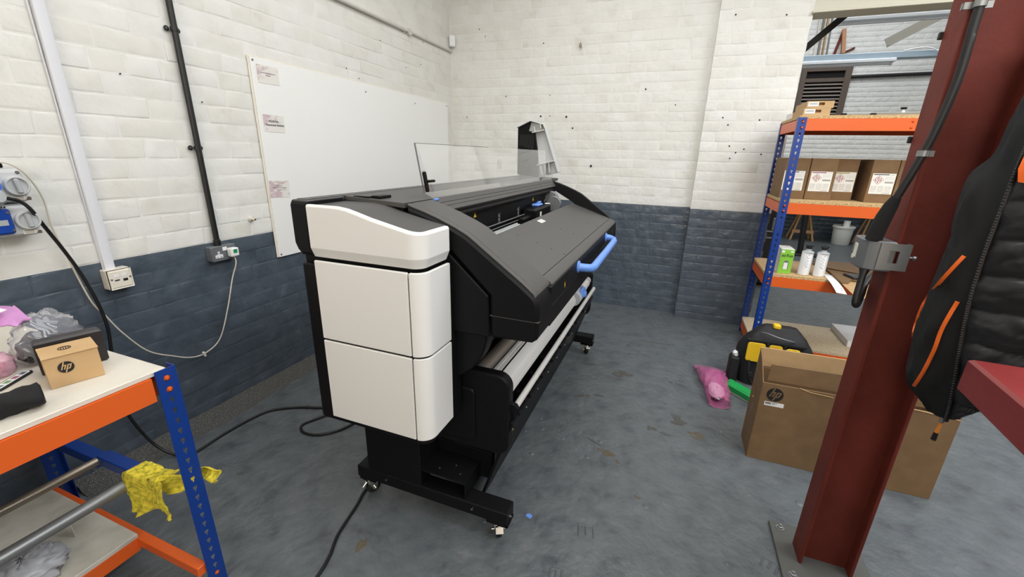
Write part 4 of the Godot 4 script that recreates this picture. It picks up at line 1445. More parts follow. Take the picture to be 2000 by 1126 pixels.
	for h in [[2.14, -2.82], [2.09, -2.95], [2.42, -3.25], [2.55, -3.9], [2.35, -3.85], [2.28, -3.6], [1.86, -1.33], [1.78, -1.68]]:
		b = MB.new(V(-2.437, 0, -2))
		b.tube([V(x0 - 0.004, h[0], h[1]), V(x0 + 0.0012, h[0], h[1] + 0.001)], [0.0035, 0.003], 8)
		part(get_node("wall_left"), "drill_hole", b, M.ink_dark)
	for h in [[0.40, 1.665], [0.46, 1.61], [0.52, 1.64], [0.42, 1.56], [0.66, 1.60], [0.28, 2.69], [0.60, 1.88], [0.31, 1.90], [0.36, 1.84], [0.65, 2.66]]:
		b = MB.new(V(0.49, 0, -4.364))
		b.tube([V(h[0], h[1], -4.3615), V(h[0] + 0.001, h[1], -4.357)], [0.007, 0.005], 8)
		part(get_node("wall_pier"), "drill_hole", b, M.ink_dark)
	org = V(-1.026, 2.56, -4.44)
	b = mb()
	b.tube([V(-1.026, 2.562, -4.452), V(-1.024, 2.560, -4.43)], 0.012, 8)
	b.tube([V(-1.026, 2.58, -4.44), V(-1.03, 2.55, -4.425), V(-1.01, 2.535, -4.43)], 0.006, 6)
	solo("wall_hook", "small rusty metal hook high on the white back wall", "hook", b, mat("rusty", rgb(150, 140, 122), 0.6, 0.3))

func power_unit(label: String, y0: float, y1: float, blue_up: bool) -> void:
	var x0 := -2.43
	var t := thing("power_outlet", label, "outlet", V(x0, y0, -0.75), "grey industrial outlets on the left wall")
	var b := mb()
	b.ext(rrect(-0.02, y0, 0.277, y1, 0.012, 4), V(x0 - 0.006, 0, -0.60), V(0, 0, -1), V(0, 1, 0), V(0.085, 0, 0), 0.006)
	part(t, "housing", b, M.plastic_grey_light)
	b = mb()
	b.ext(rrect(-0.015, y0 + 0.004, 0.272, y1 - 0.004, 0.012, 4), V(x0 + 0.078, 0, -0.60), V(0, 0, -1), V(0, 1, 0), V(0.022, 0, 0), 0.008)
	part(t, "lid", b, M.plastic_grey_light)
	var fx := x0 + 0.1
	var c := V(fx, y1 - 0.060, -0.843)
	b = mb()
	b.lathe([[0.0, 0.0], [0.036, 0.0], [0.036, 0.012], [0.033, 0.016], [0.029, 0.016], [0.028, 0.008], [0.0, 0.008]], Transform3D(Basis(Vector3.BACK, -PI / 2), c), 28)
	var kn := part(t, "rotary_switch", b, M.plastic_grey_light, "round grey rotary switch")
	b = mb()
	b.box(c + V(0.016, 0, 0), V(0.022, 0.054, 0.014), 0.004, Basis(Vector3.RIGHT, 0.12))
	part(kn, "grip", b, M.plastic_grey)
	b = mb()
	b.bx(V(fx, y0 + 0.008, -0.822), V(fx + 0.001, y0 + 0.026, -0.858))
	var lb := part(t, "sticker", b, M.plastic_cream)
	b = mb()
	for k in 3: b.bx(V(fx + 0.001, y0 + 0.011 + k * 0.005, -0.826), V(fx + 0.0014, y0 + 0.0125 + k * 0.005, -0.854))
	part(lb, "print", b, M.ink_grey)
	b = mb()
	b.bx(V(fx - 0.006, y0 + 0.006, -0.864), V(fx + 0.002, y0 + 0.018, -0.874), 0.001)
	part(t, "latch", b, M.brown_frame)
	screw(t, V(fx, y1 - 0.012, -0.858), V(1, 0, 0), 0.006, M.steel_dull)
	if blue_up:
		b = mb()
		b.lathe([[0.0, 0.0], [0.04, 0.0], [0.04, 0.03], [0.034, 0.05], [0.0, 0.05]], Transform3D(Basis(Vector3.BACK, -PI / 2), V(fx, y1 - 0.055, -0.755)), 22)
		part(t, "socket_cap", b, M.socket_blue_light, "bright blue socket cap")
	else:
		b = mb()
		b.ext(rrect(-0.05, -0.045, 0.05, 0.048, 0.01, 4), V(fx, y0 + 0.062, -0.750), V(0, 0, -1), V(0, 1, 0), V(0.02, 0, 0), 0.006)
		var bl := part(t, "socket_flap", b, M.socket_blue, "dark blue hinged socket flap")
		b = mb()
		b.bx(V(fx + 0.02, y0 + 0.05, -0.750), V(fx + 0.0208, y0 + 0.07, -0.785))
		part(bl, "sticker", b, M.plastic_grey)
		for q in [[0.096, -0.79], [0.03, -0.793]]:
			screw(bl, V(fx + 0.02, y0 + q[0], q[1]), V(1, 0, 0), 0.005, M.steel_dull)
		b = mb()
		var xx := -0.74
		for k in 8:
			b.bx(V(fx, y1 - 0.010, xx), V(fx + 0.0008, y1 - 0.0035, xx - 0.004 - 0.001 * (k % 3)))
			xx -= 0.0075
		part(t, "print", b, M.ink_dark)

func perforated(parent: Node, at: Vector3, along: Vector3, inn: Vector3, w: float, d: float, y1: float, m: Material, hole0: float, step: float) -> void:
	# an angle upright: a face of width w running along, with keyholes cut through it, and a plain flange of depth d
	var b := mb()
	var th := 0.0025
	var hw := 0.013
	var mid := w * 0.5
	var q := func(a0: float, a1: float, ya: float, yb: float) -> void:
		b.bx(at + V(0, ya, 0) + along * a0, at + V(0, yb, 0) + along * a1 + inn * th)
	q.call(0.0, mid - hw / 2, 0.0, y1)
	q.call(mid + hw / 2, w, 0.0, y1)
	var ys := 0.0
	var hy := hole0
	while hy < y1 - 0.02:
		q.call(mid - hw / 2, mid + hw / 2, ys, hy - 0.008)
		# narrow neck below the round part: two cheeks
		q.call(mid - hw / 2, mid - hw * 0.2, hy - 0.008, hy + 0.001)
		q.call(mid + hw * 0.2, mid + hw / 2, hy - 0.008, hy + 0.001)
		ys = hy + 0.013
		hy += step
	q.call(mid - hw / 2, mid + hw / 2, ys, y1)
	b.bx(at + inn * th, at + V(0, y1, 0) + along * th + inn * d)
	part(parent, "leg", b, m)

# ---------------------------------------------------------------- workbench on the left
func workbench() -> void:
	var t := thing("workbench", "workbench with white top, orange beams and blue slotted legs by the wall", "workbench", V(-1.85, 0, -0.2))
	var b := mb()
	b.bx(V(-1.402, 0.884, 0.62), V(-2.36, 0.9, -0.700), 0.002)
	part(t, "top", b, M.laminate)
	# beams
	for s in [[-1.396, -1.43], [-2.33, -2.364]]:
		b = mb()
		b.ext(pv([s[0], 0.806, s[0], 0.883, s[1], 0.883, s[1], 0.876, s[0] - 0.006, 0.876, s[0] - 0.006, 0.812, s[1], 0.812, s[1], 0.806]), V(0, 0, 0.62), V(1, 0, 0), V(0, 1, 0), V(0, 0, -1.275))
		part(t, "beam", b, M.rack_orange)
	b = mb()
	b.bx(V(-1.43, 0.806, -0.66), V(-2.33, 0.883, -0.70), 0.001)
	part(t, "beam", b, M.rack_orange)
	# legs
	for q in [[-1.392, -0.721, -1.0, 1.0], [-2.372, -0.721, 1.0, 1.0], [-1.392, 0.69, -1.0, -1.0], [-2.372, 0.69, 1.0, -1.0]]:
		perforated(t, V(q[0], 0, q[1]), V(0, 0, q[3]), V(q[2], 0, 0), 0.058, 0.04, 0.9, M.rack_blue, 0.095, 0.0385)
	for y in [0.868, 0.829]:
		for z in [-0.692]:
			screw(t, V(-1.394, y, z), V(1, 0, 0), 0.009, M.rack_orange, "stud")
	screw(t, V(-1.394, 0.062, -0.692), V(1, 0, 0), 0.008, M.rack_orange, "stud")
	# lower shelf
	b = mb()
	b.bx(V(-1.735, 0.132, 0.62), V(-2.33, 0.15, -0.645), 0.002)
	part(t, "lower_shelf", b, M.laminate_worn, "worn white lower shelf board")
	b = mb()
	b.bx(V(-1.737, 0.072, 0.62), V(-1.765, 0.131, -0.645), 0.002)
	part(t, "shelf_beam", b, M.rack_orange)
	b = mb()
	b.bx(V(-1.40, 0.092, -0.640), V(-2.36, 0.131, -0.672), 0.002)
	part(t, "shelf_beam", b, M.rack_orange)
	# cross bars that carry the rods
	for z in [-0.664, 0.58]:
		b = mb()
		b.bx(V(-1.66, 0.392, z), V(-1.905, 0.432, z - 0.045), 0.003)
		b.bx(V(-1.925, 0.372, z), V(-2.36, 0.412, z - 0.045), 0.003)
		b.bx(V(-1.90, 0.380, z - 0.01), V(-1.93, 0.42, z - 0.035), 0.002)
		part(t, "cross_bar", b, M.rack_blue)
	# rolls hang on two metal rods
	org = V(-1.70, 0.385, 0)
	b = mb()
	b.tube([V(-1.70, 0.392, -0.6645), V(-1.70, 0.392, 0.60)], 0.0205, 18)
	solo("roll_rod", "bright galvanised rod across the blue bars under the workbench, outer one", "rod", b, M.galvanised, "rods under the workbench")
	org = V(-1.905, 0.408, 0)
	b = mb()
	b.tube([V(-1.905, 0.412, -0.6645), V(-1.905, 0.412, 0.60)], 0.016, 16)
	solo("roll_rod", "dull brownish rod across the blue bars under the workbench, wall side", "rod", b, mat("rod_dull", rgb(150, 140, 126), 0.35, 0.8), "rods under the workbench")
	# yellow rag: gathered over the end of the cross bar, a flap hanging in front, a tail passing behind the leg
	org = V(-1.62, 0.40, -0.69)
	b = mb()
	nz.seed = 8
	nz.frequency = 1.6
	var rows := []
	for i in 25:
		var row := []
		var u := i / 24.0
		for j in 19:
			var v := j / 18.0
			var x := lerpf(-1.712, -1.490, u) + (v - 0.3) * -0.045 * (1.0 - u)
			var drop := 0.185 - 0.02 * u + 0.012 * sin(u * 9.0)
			var over := clampf(v / 0.22, 0.0, 1.0)
			var y := lerpf(0.432, 0.470, u) + 0.010 * sin(u * 7.0 + 0.6) - maxf(0.0, v - 0.22) * drop * 1.25
			var z := lerpf(-0.712, -0.650, sin(over * PI * 0.5))
			z += 0.013 * sin(u * 8.0 + 0.5) * v + nz.get_noise_2d(u * 1.1, v * 0.9) * 0.030 * (0.3 + v) - 0.010 * maxf(0.0, v - 0.4)
			row.append(V(x + nz.get_noise_2d(v + 3.0, u) * 0.012, y + nz.get_noise_2d(u * 1.5 + 7.0, v) * 0.012, z))
		rows.append(row)
	b.grid(rows, false, 0.0022)
	rows = []
	for i in 13:
		var row := []
		var u := i / 12.0
		for j in 9:
			var v := j / 8.0
			var w := lerpf(0.085, 0.030, u) * (1.0 + 0.2 * sin(u * 9.0))
			row.append(V(lerpf(-1.52, -1.350, u), lerpf(0.478, 0.486, u) - v * w + 0.006 * sin(u * 12.0), lerpf(-0.655, -0.745, minf(u * 1.6, 1.0)) + 0.012 * sin(v * 5.0 + u * 4.0)))
		rows.append(row)
	b.grid(rows, false, 0.0022)
	solo("cleaning_rag", "stained yellow cloth draped over the blue bar of the workbench", "cloth", b, M.rag)

func crumple(c: Vector3, rad: Vector3, sd: int, amp: float, pinch := 0.0, turn := 0.0, flat_at := -99.0) -> MB:
	var b := mb()
	nz.seed = sd
	nz.frequency = 2.6
	var rows := []
	var nr := 18
	var nc := 26
	var B := Basis(Vector3.UP, turn)
	for i in nr + 1:
		var row := []
		var th := PI * i / nr
		for j in nc:
			var ph := TAU * j / nc
			var d := V(sin(th) * cos(ph), cos(th), -sin(th) * sin(ph))
			var fold := absf(sin(ph * 4.0 + nz.get_noise_2d(th, 3.0) * 3.0)) * pinch * maxf(0.0, d.y)
			var q := 1.0 + nz.get_noise_3dv(d * 1.3) * amp + nz.get_noise_3dv(d * 3.6) * amp * 0.45 - fold
			var p := c + B * (d * rad * q)
			if p.y < flat_at: p.y = flat_at
			row.append(p)
		rows.append(row)
	b.grid(rows, true)
	return b

func bench_things() -> void:
	var b: MB
	# small carton
	var t := thing("small_carton", "small brown carton with a round black emblem on the white bench top", "box", V(-1.58, 0.9, -0.57))
	var u := V(0.031, 0, -0.105).normalized()   # along its front
	var w := V(-0.105, 0, -0.031).normalized()  # away from the front
	var o := V(-1.541, 0.9005, -0.497)
	var L := 0.110
	var D := 0.100
	var Hh := 0.088
	b = mb()
	var th := 0.003
	b.ext(pv([0, 0, L, 0, L, D, 0, D]), o, u, w, V(0, Hh, 0), 0.001)
	part(t, "body", b, M.cardboard_pale)
	b = mb()
	b.ext(pv([-0.002, -0.003, L + 0.002, -0.003, L + 0.002, D, -0.002, D]), o + V(0, Hh + 0.001, 0), u, w, V(0, 0.004, 0), 0.0008)
	b.ext(pv([-0.001, D * 0.97, L + 0.001, D * 0.97, L + 0.001, D * 1.0, -0.001, D]), o + V(0, Hh - 0.02, 0), u, w, V(0, 0.02, 0))
	var lid := part(t, "lid", b, M.cardboard_pale)
	var up := V(0, 1, 0)
	emblem(t, o + u * 0.039 + up * 0.055 - w * 0.0012, u, up, 0.0165, M.ink_dark, M.cardboard_pale)
	b = mb()
	var e0 := []
	for i in 25:
		e0.append(o + u * 0.05 + w * 0.05 + V(0, Hh + 0.0056, 0) + (u * cos(TAU * i / 24) + w * sin(TAU * i / 24)) * 0.013)
	b.tube(e0, 0.0012, 5, false)
	for k in 4: b.tube([o + u * (0.043 + k * 0.005) + w * 0.042 + V(0, Hh + 0.0056, 0), o + u * (0.043 + k * 0.005) + w * 0.058 + V(0, Hh + 0.0056, 0)], 0.001, 5)
	part(lid, "printed_mark", b, M.ink_dark)
	b = mb()
	b.ext(pv([0.004, 0.003, 0.006, 0.003, L, D, L - 0.002, D]), o, u, w, V(0, 0.001, 0))
	# black plastic tray behind the carton, under clear film
	org = V(-1.69, 0.9, -0.60)
	b = mb()
	b.ext(pv([-0.005, 0.012, L + 0.03, 0.012, L + 0.03, 0.055, -0.005, 0.055]), o + w * D + V(0, 0.0005, 0), u, w, V(0, 0.105, 0), 0.006)
	solo("black_case", "black plastic case standing behind the small carton", "case", b, mat("case_black", rgb(40, 36, 36), 0.4))
	org = V(-1.80, 0.9, -0.60)
	solo("clear_bag", "crumpled clear plastic bag behind the small carton on the bench", "plastic bag", crumple(V(-1.79, 0.968, -0.605), V(0.068, 0.088, 0.085), 3, 0.28, 0.14, 0.3, 0.902), M.poly_clear)
	org = V(-1.80, 0.9, -0.56)
	solo("black_part", "glossy black plastic part inside the clear bag", "part", crumple(V(-1.79, 0.945, -0.59), V(0.045, 0.05, 0.065), 6, 0.25, 0.0, 0.5, 0.902), mat("gloss_black", rgb(22, 20, 22), 0.15))
	org = V(-1.80, 0.9, -0.47)
	solo("mauve_bag", "mauve anti-static bag lying at the back of the bench", "plastic bag", crumple(V(-1.87, 0.968, -0.435), V(0.085, 0.088, 0.06), 12, 0.25, 0.1, 0.0, 0.902), M.poly_mauve)
	t = thing("mauve_packet", "flat mauve packet with a white address label on top of the bags", "packet", V(-1.83, 1.06, -0.52))
	b = mb()
	var rows := []
	nz.seed = 4
	nz.frequency = 8.0
	for i in 9:
		var row := []
		for j in 9:
			row.append(V(-1.90 + i * 0.018, 1.055 + 0.018 * sin(i * 0.5) + nz.get_noise_2d(i * 0.1, j * 0.1) * 0.02, -0.44 - j * 0.017))
		rows.append(row)
	b.grid(rows, false, 0.004)
	part(t, "film", b, mat("mauve_film", rgb(196, 136, 190), 0.35))
	b = mb()
	b.box(V(-1.80, 1.083, -0.515), V(0.04, 0.001, 0.05), 0.0, Basis(Vector3.BACK, -0.25) * Basis(Vector3.UP, 0.4))
	part(t, "address_label", b, M.paper)
	# red ribbon cable inside the pink pouch
	org = V(-1.70, 0.9, -0.46)
	solo("pink_pouch", "pink plastic pouch with red contents beside the black-rimmed strip", "plastic bag", crumple(V(-1.775, 0.93, -0.475), V(0.04, 0.045, 0.045), 21, 0.25, 0.0, 0.2, 0.902), M.poly_blush)
	org = V(-1.745, 0.9, -0.49)
	solo("red_part", "small red part lying among the bags on the bench", "part", crumple(V(-1.775, 0.925, -0.475), V(0.022, 0.022, 0.024), 22, 0.2, 0.0, 0.2, 0.902), mat("dull_red", rgb(170, 70, 66), 0.5))
	t = thing("sticker_strip", "black-rimmed strip of small coloured pictures on the bench top", "strip", V(-1.70, 0.901, -0.48))
	b = mb()
	var su := V(-0.055, 0, -0.078).normalized()
	var sw := V(0.078, 0, -0.055).normalized()
	b.ext(rrect(-0.07, -0.016, 0.055, 0.016, 0.015, 6), V(-1.70, 0.901, -0.482), su, sw, V(0, 0.005, 0), 0.001)
	part(t, "rim", b, M.ink_dark)
	b = mb()
	b.ext(rrect(-0.066, -0.011, 0.05, 0.011, 0.01, 5), V(-1.70, 0.9062, -0.482), su, sw, V(0, 0.0006, 0))
	part(t, "face", b, M.plastic_white)
	var cols := [rgb(90, 130, 120), rgb(110, 150, 90), rgb(150, 90, 110), rgb(80, 90, 110)]
	for k in 4:
		b = mb()
		var cc := V(-1.70, 0.907, -0.482) + su * (-0.045 + k * 0.026)
		b.box(cc, V(0.016, 0.0008, 0.012), 0.0, Basis(su, Vector3.UP, su.cross(Vector3.UP)))
		b.box(cc + sw * 0.004, V(0.006, 0.0012, 0.003), 0.0, Basis(su, Vector3.UP, su.cross(Vector3.UP)))
		part(t, "picture", b, mat("picture_%d" % k, cols[k], 0.6))
	# rolled black sleeve
	org = V(-1.49, 0.93, -0.40)
	t = thing("rolled_sleeve", "rolled black cloth sleeve near the front edge of the bench", "sleeve", V(-1.49, 0.9, -0.40))
	b = mb()
	rows = []
	var a0 := V(-1.512, 0.931, -0.30)
	var a1 := V(-1.468, 0.931, -0.452)
	var ax := (a1 - a0).normalized()
	var sx := ax.cross(Vector3.UP).normalized()
	for i in 14:
		var row := []
		var s := i / 13.0
		for j in 20:
			var a := TAU * j / 20
			var rr := 0.030 + 0.0035 * sin(a * 3.0 + s * 9.0) + 0.002 * sin(s * 30.0 + a)
			row.append(a0.lerp(a1, s) + sx * cos(a) * rr * 1.12 + Vector3.UP * sin(a) * rr * 0.95)
		rows.append(row)
	var lip := []
	var inn := []
	var deep := []
	for j in 20:
		var a := TAU * j / 20
		var d := sx * cos(a) * 1.12 + Vector3.UP * sin(a) * 0.95
		lip.append(a1 + ax * 0.004 + d * (0.024 + 0.0015 * sin(a * 5)))
		inn.append(a1 - ax * 0.004 + d * 0.018)
		deep.append(a1 - ax * 0.05 + d * 0.012)
	rows.append(lip)
	rows.append(inn)
	rows.append(deep)
	b.grid(rows, true)
	b.fan(deep, ax)
	b.fan(rows[0], -ax)
	part(t, "cloth", b, M.sleeve_black)
	# grey packing bag on the lower shelf
	org = V(-1.87, 0.15, -0.42)
	solo("grey_bag", "crumpled grey plastic bag on the lower shelf of the bench", "plastic bag", crumple(V(-1.87, 0.185, -0.40), V(0.10, 0.05, 0.10), 31, 0.35, 0.12, 0.4, 0.152), mat("grey_film", rgb(176, 178, 184), 0.35))
	org = V(-1.94, 0.15, -0.5)
	b = mb()
	b.ext(pv([0, 0, 0.10, 0.0, 0.07, 0.05, 0.04, 0.036]), V(-2.02, 0.1515, -0.52), V(0.75, 0, -0.25).normalized(), V(0, 0.9, -0.3).normalized(), V(0.0, 0.001, 0.002), 0.0)
	solo("grey_offcut", "pale grey pointed plastic offcut sticking up from the lower shelf", "offcut", b, M.laminate_worn)
	# black mains cable down the wall behind the bench
	org = V(-2.36, 0.5, -0.98)
	t = thing("black_cable", "thick black cable from the outlet plug down behind the bench to the floor", "cable", V(-2.36, 0.5, -0.98))
	b = mb()
	b.tube(curve([V(-2.24, 1.358, -0.78), V(-2.25, 1.345, -0.81), V(-2.30, 1.31, -0.85), V(-2.36, 1.235, -0.895), V(-2.38, 1.12, -0.94), V(-2.385, 1.00, -0.975), V(-2.38, 0.86, -0.998), V(-2.38, 0.74, -1.006), V(-2.38, 0.60, -0.992), V(-2.395, 0.42, -0.985), V(-2.38, 0.27, -0.99), V(-2.34, 0.10, -1.03), V(-2.27, 0.02, -1.07), V(-2.20, 0.0085, -1.11), V(-2.205, 0.0085, -1.30), V(-2.195, 0.0085, -1.45), V(-2.16, 0.0085, -1.56), V(-2.05, 0.0085, -1.64), V(-1.946, 0.0085, -1.683), V(-1.80, 0.0085, -1.73), V(-1.62, 0.0085, -1.72), V(-1.62, 0.0085, -1.60), V(-1.70, 0.0085, -1.50), V(-1.80, 0.0085, -1.475), V(-1.868, 0.0085, -1.52), V(-1.84, 0.0085, -1.60), V(-1.76, 0.016, -1.70), V(-1.60, 0.022, -1.80), V(-1.30, 0.0085, -1.95)], 5), 0.0068, 10)
	part(t, "flex", b, M.cable_black)
	b = mb()
	b.lathe([[0.0, 0.0], [0.034, 0.0], [0.036, 0.03], [0.028, 0.06], [0.016, 0.085], [0.0, 0.085]], Transform3D(Basis(Vector3.BACK, -PI / 2), V(-2.326, 1.362, -0.762)), 18)
	part(t, "plug", b, M.plastic_grey, "grey industrial plug")
	org = V(-1.1, 0.0, -1.0)
	b = mb()
	b.tube(curve([V(-1.30, 0.0065, -1.60), V(-1.22, 0.0065, -1.40), V(-1.195, 0.0065, -1.25), V(-1.172, 0.0065, -1.17), V(-1.14, 0.0065, -1.02), V(-1.10, 0.0065, -0.93), V(-1.079, 0.0065, -0.841), V(-1.07, 0.0065, -0.70), V(-1.1, 0.0065, -0.4)]), 0.0065, 10)
	solo("floor_cable", "thin black cable running across the floor past the printer caster", "cable", b, M.cable_black)
	b = mb()
	org = V(-2.4, 1.475, -0.8)
	b = mb()
	b.bx(V(-2.432, 1.458, -0.70), V(-2.38, 1.475, -0.845), 0.003)
	solo("black_bracket", "small black bracket above the grey outlets", "bracket", b, M.printer_deep)

# ---------------------------------------------------------------- steel column and what hangs on it
func column_things() -> void:
	var t := thing("steel_column", "dark red steel H-section column bolted to the floor", "column", V(0.745, 0, -1.65))
	var b := mb()
	for x in [0.655, 0.823]:
		b = mb()
		b.bx(V(x, 0.014, -1.60), V(x + 0.012, 3.74, -1.70), 0.0025)
		part(t, "flange", b, M.red_oxide)
	b = mb()
	b.bx(V(0.666, 0.014, -1.645), V(0.824, 3.74, -1.655))
	part(t, "web", b, M.red_oxide)
	b = mb()
	b.bx(V(0.585, 0.0, -1.495), V(0.91, 0.015, -1.80), 0.002)
	var pl := part(t, "base_plate", b, M.base_plate)
	for q in [[0.622, -1.765], [0.872, -1.765], [0.622, -1.53], [0.872, -1.53]]:
		b = mb()
		b.lathe([[0.0, 0.0], [0.017, 0.0], [0.017, 0.003], [0.0, 0.003]], Transform3D(Basis(), V(q[0], 0.015, q[1])), 18)
		b.lathe([[0.011, 0.003], [0.011, 0.011], [0.009, 0.012], [0.0, 0.012]], Transform3D(Basis(), V(q[0], 0.015, q[1])), 6)
		b.lathe([[0.006, 0.012], [0.006, 0.02], [0.0, 0.021]], Transform3D(Basis(), V(q[0], 0.015, q[1])), 10)
		part(pl, "anchor_bolt", b, M.galvanised)
	# black armoured cable with metal clips
	t = thing("column_cable", "thick black cable clipped down the edge of the red column", "cable", V(0.65, 1.33, -1.58))
	b = mb()
	b.tube(curve([V(0.672, 3.7, -1.585), V(0.672, 2.6, -1.585), V(0.668, 1.951, -1.584), V(0.669, 1.859, -1.582), V(0.669, 1.762, -1.582), V(0.659, 1.66, -1.582), V(0.646, 1.578, -1.584), V(0.624, 1.478, -1.59), V(0.606, 1.40, -1.60), V(0.603, 1.37, -1.605)]), 0.0105, 12)
	part(t, "sheath", b, M.cable_black)
	b = mb()
	b.tube([V(0.618, 1.455, -1.592), V(0.612, 1.43, -1.596), V(0.606, 1.395, -1.602), V(0.602, 1.36, -1.608), V(0.600, 1.322, -1.614)], [0.0125, 0.018, 0.021, 0.022, 0.022], 14)
	part(t, "gland_boot", b, M.rubber)
	for y in [1.945, 1.579]:
		b = mb()
		b.bx(V(0.642 if y < 1.8 else 0.640, y - 0.008, -1.5995), V(0.700 if y > 1.8 else 0.676, y + 0.008, -1.5965))
		b.bx(V(0.640, y - 0.008, -1.5965), V(0.643, y + 0.008, -1.61))
		b.lathe([[0.0112, -0.008], [0.0132, -0.008], [0.0132, 0.008], [0.0112, 0.008]], Transform3D(Basis(), V(0.668 if y > 1.8 else 0.646, y, -1.584)), 14)
		part(t, "metal_clip", b, M.galvanised)
	for y in [1.90, 1.62]:
		b = mb()
		b.bx(V(0.646, y - 0.010, -1.697), V(0.658, y + 0.010, -1.708), 0.002)
		part(t, "beam_clamp", b, M.steel_black)
	# grey isolator on a clamp plate
	t = thing("isolator_box", "grey metal isolator clamped to the red column", "switch box", V(0.63, 1.235, -1.63))
	b = mb()
	b.ext(PackedVector2Array([Vector2(0.612, -1.588), Vector2(0.588, -1.602), Vector2(0.578, -1.63), Vector2(0.582, -1.70), Vector2(0.654, -1.715), Vector2(0.654, -1.588)]), V(0, 1.228, 0), V(1, 0, 0), V(0, 0, 1), V(0, 0.094, 0), 0.004)
	part(t, "body", b, M.steel_dull)
	b = mb()
	for q in [[0.612, 0.637, 1.236, 1.318], [0.661, 0.688, 1.236, 1.318], [0.637, 0.661, 1.236, 1.258], [0.637, 0.661, 1.296, 1.318]]:
		b.bx(V(q[0], q[2], -1.580), V(q[1], q[3], -1.586))
	b.bx(V(0.684, 1.236, -1.586), V(0.688, 1.318, -1.61))
	part(t, "clamp_plate", b, M.galvanised)
	b = mb()
	b.tube([V(0.686, 1.277, -1.592), V(0.700, 1.277, -1.592)], 0.004, 8)
	b.tube([V(0.700, 1.277, -1.592), V(0.707, 1.277, -1.592)], 0.007, 6)
	part(t, "clamp_bolt", b, M.galvanised)
	b = mb()
	b.box(V(0.5795, 1.278, -1.665), V(0.002, 0.045, 0.028), 0.0005, Basis(Vector3.UP, -0.06))
	b.box(V(0.5795, 1.255, -1.675), V(0.0025, 0.012, 0.02), 0.0005, Basis(Vector3.UP, -0.06))
	part(t, "rocker", b, M.plastic_cream)
	org = V(0.6, 1.15, -1.62)
	b = mb()
	b.tube(curve([V(0.602, 1.235, -1.62), V(0.598, 1.19, -1.612), V(0.593, 1.135, -1.600), V(0.595, 1.112, -1.598), V(0.606, 1.108, -1.612), V(0.628, 1.13, -1.66), V(0.655, 1.16, -1.72), V(0.70, 1.20, -1.76), V(0.76, 1.26, -1.74)]), [0.017, 0.016, 0.014, 0.012, 0.0095] + Array(range(44)).map(func(_k): return 0.0095), 12)
	solo("loop_cable", "short black cable looping out below the grey isolator", "cable", b, M.cable_black)

